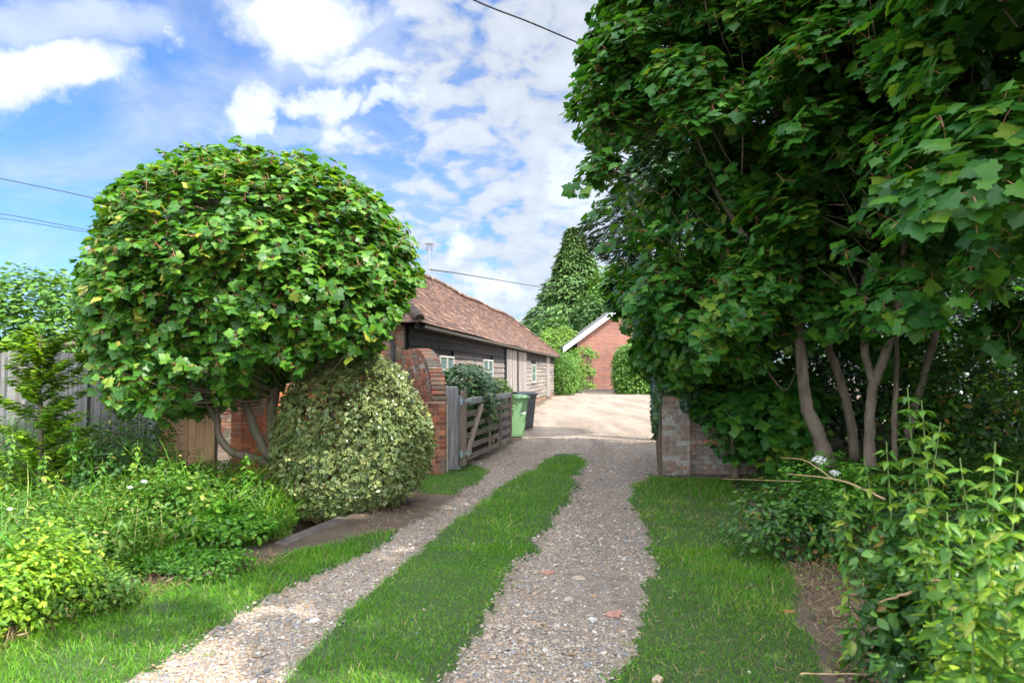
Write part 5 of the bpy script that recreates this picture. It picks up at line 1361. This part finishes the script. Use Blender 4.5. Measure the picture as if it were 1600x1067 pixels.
# nettles
def nettle(px, py, D, label, h=None, mat='nettle', seed=0, lean=(0, 0), leaf=.085, z0=0.0, group='tall nettles on the right-hand bank', nm='nettle_plant', cat='nettle'):
    top = P(px, py, D); o = Vector((top.x - lean[0], D - lean[1], z0)); H_ = top.z - z0
    e = empty(nm, o, 0, label, cat, group)
    r_ = random.Random(seed); mb = MB(); pth = [Vector((0, 0, 0)), Vector((lean[0] * .3 + r_.uniform(-.05, .05), lean[1] * .3, H_ * .5)), Vector((lean[0], lean[1], H_))]
    p, rd = smooth_path(pth, [.006, .005, .002], 10); mb.tube(p, rd, 5); mb.build('stem', M['stem'], e)
    pos, tips, sz = [], [], []
    levels = int(H_ / .030)
    for k in range(levels):
        t = .22 + .78 * k / levels; q = p[min(int(t * (len(p) - 1)), len(p) - 1)]; a = k * 1.9 + seed
        for s_ in (0, math.pi):
            for rep in range(2 if t > .6 else 1):
                pos.append(tuple(q)); tips.append((math.cos(a + s_ + r_.uniform(-.9, .9)), math.sin(a + s_ + r_.uniform(-.9, .9)), r_.uniform(-.35, .3) - .35 - .7 * (1 - (k / levels))))
                sz.append(leaf * (1.15 - .50 * (k / levels) ** 2) * r_.uniform(.5, 1.35))
    pos = np.array(pos); tips = np.array(tips); m = len(pos); pos = pos + norm(tips) * .015
    inst('leaves', NETTLE, pos, frames(UP + tips * .3 + rand_unit(m) * .35, tips), np.array(sz), M[mat], e)
NT = [(1418, 605, 3.4, 'tallest nettle standing dark against the shade left of centre of the bank', (-.06, .1), 1), (1440, 625, 3.3, 'nettle with drooping pale leaves just right of the tallest', (.05, .05), 2),
      (1470, 660, 3.1, 'nettle leaning right below the two tall ones', (.12, 0), 3), (1385, 690, 3.2, 'short nettle left of the tall group', (-.08, 0), 4),
      (1350, 715, 3.3, 'leftmost small nettle with yellowish tips', (-.12, 0), 5), (1500, 715, 2.8, 'nettle crossing in front of the tall group', (.02, .1), 6),
      (1555, 690, 2.6, 'lit yellow green nettle near the right edge', (.03, 0), 7), (1590, 735, 2.4, 'brightest nettle at the right edge', (.05, 0), 8),
      (1540, 760, 2.6, 'nettle with folded leaves left of the brightest', (-.05, 0), 9), (1420, 770, 2.9, 'low nettle in the middle of the right bank', (-.1, .05), 10),
      (1545, 850, 2.1, 'pale nettle in the lower right corner', (0, 0), 11), (1480, 800, 2.6, 'nettle behind the pale corner one', (.05, .1), 12), (1320, 760, 3.6, 'nettle beside the dead canes', (-.04, 0), 13),
      (1520, 905, 2.1, 'low bright nettle beneath the pale corner one', (-.05, 0), 14), (1600, 860, 2.0, 'nettle cut by the right edge of the picture', (.05, 0), 15)]
for (px, py, D, lb, ln, sd_) in NT: nettle(px, py, D, lb, seed=sd_, lean=ln, leaf=.072)
NL = [(20, 700, 6.4, 'tall weed at the left edge below the fence'), (70, 735, 6.0, 'weed spike in front of the sapling'), (118, 690, 7.0, 'weed spike right of the sapling against the fence'),
      (160, 745, 6.2, 'upright weed in the dark bramble heap'), (215, 715, 6.6, 'weed spike left of the orange panel'), (275, 745, 6.3, 'weed spike below the orange panel'), (45, 790, 5.0, 'pale weed above the olive nettle clump'),
      (90, 765, 5.4, 'leaning pale weed left of the white flowers'), (385, 735, 6.9, 'weed spike under the forked stems'), (405, 780, 6.3, 'weed spike at the right end of the bright bramble'), (310, 795, 5.9, 'weed rising out of the bright bramble'),
      (10, 850, 4.2, 'nettle at the left edge near the bottom'), (190, 830, 5.2, 'weed spike in the middle of the low bank'), (140, 860, 4.8, 'short weed near the verge at lower left')]
for k_, (px, py, D, lb) in enumerate(NL):
    o2 = nettle(px, py - 28, D, lb, seed=40 + k_, lean=(random.uniform(-.1, .1), random.uniform(-.1, .1)), leaf=.075, mat=('herb', 'nettle', 'bright')[k_ % 3], group='tall weeds on the left bank', nm='weed_stalk', cat='weed')
mound('bramble_bush', 'lime green leafy plant in the bottom right corner', 1520, 985, 2.4, .18, .18, .20, 170, .036, M['elm'], 221)
mound('bramble_bush', 'large pale leaved plant at the lower right edge', 1585, 960, 2.2, .16, .18, .18, 60, .062, M['herb'], 223, per=5)
mound('bramble_bush', 'round leaved bramble below the dead canes', 1250, 775, 5.8, .55, .45, .30, 280, .075, M['bramble'], 225)
mound('bramble_bush', 'bright leaved bramble under the thick trunk', 1300, 720, 6.6, .50, .4, .22, 200, .075, M['bright'], 227)
mound('bramble_bush', 'dark big leaved bramble in the middle of the right bank', 1440, 850, 3.2, .35, .3, .28, 170, .085, M['bramble'], 229)
# dead canes
def cane(pts, label, r=.006):
    mb = MB(); p, rd = smooth_path(pts, [r * 1.2, r, r * .5], 8, .007, int(pts[0].x * 100)); mb.tube(p, rd, 6)
    o = mb.build('dead_cane', M['dry_stem'], None, True); tag(o, label, 'cane', 'dead canes on the right-hand bank')
cane([P(1385, 780, 3.5), P(1310, 750, 4.0), P(1228, 740, 4.6)], 'long pale cane arching left from the nettles', .0045)
cane([P(1300, 748, 4.2), P(1260, 720, 4.6), P(1220, 715, 4.9)], 'short forked cane above the long pale one', .003)
cane([P(1470, 905, 2.9), P(1420, 925, 3.0), P(1370, 942, 3.1)], 'stout broken cane sloping down to the dead grass', .006)
cane([P(1250, 752, 5.2), P(1190, 750, 5.6), P(1128, 748, 6.0)], 'thin cane lying level towards the low wall', .0022)
cane([P(1250, 1052, 3.25), P(1320, 1053, 3.2), P(1390, 1054, 3.15)], 'thin cane lying on the ground at the bottom edge', .0028)
# white flowers
def flower(px, py, D, label, s=.035):
    c = P(px, py, D); e = empty('bindweed_flower', c, 0, label, 'flower', 'white bindweed flowers')
    m = 150; a = rand_unit(m) * np.array([1, .8, .55]); p = a * s * (.6 + .4 * rng.random((m, 1)))
    inst('petals', SMALL, p, frames(a + UP * .4 + rand_unit(m) * .6, rand_unit(m)), np.full(m, s * .32), M['petal'], e)
    mb = MB(); mb.tube([(0, 0, -.06), (0, .01, 0)], .003, 5); mb.build('stalk', M['stem'], e)
for (px, py, D, lb, s_) in [(1280, 718, 5.0, 'larger white flower beside the dead canes', .05), (1305, 738, 4.9, 'white flower just below the larger one', .036), (225, 752, 6.0, 'white flower in the left bank', .03),
                         (203, 761, 6.0, 'white flower left of its neighbour in the left bank', .025), (15, 795, 4.6, 'white flower near the left edge', .02)]:
    flower(px, py, D, lb, s_)
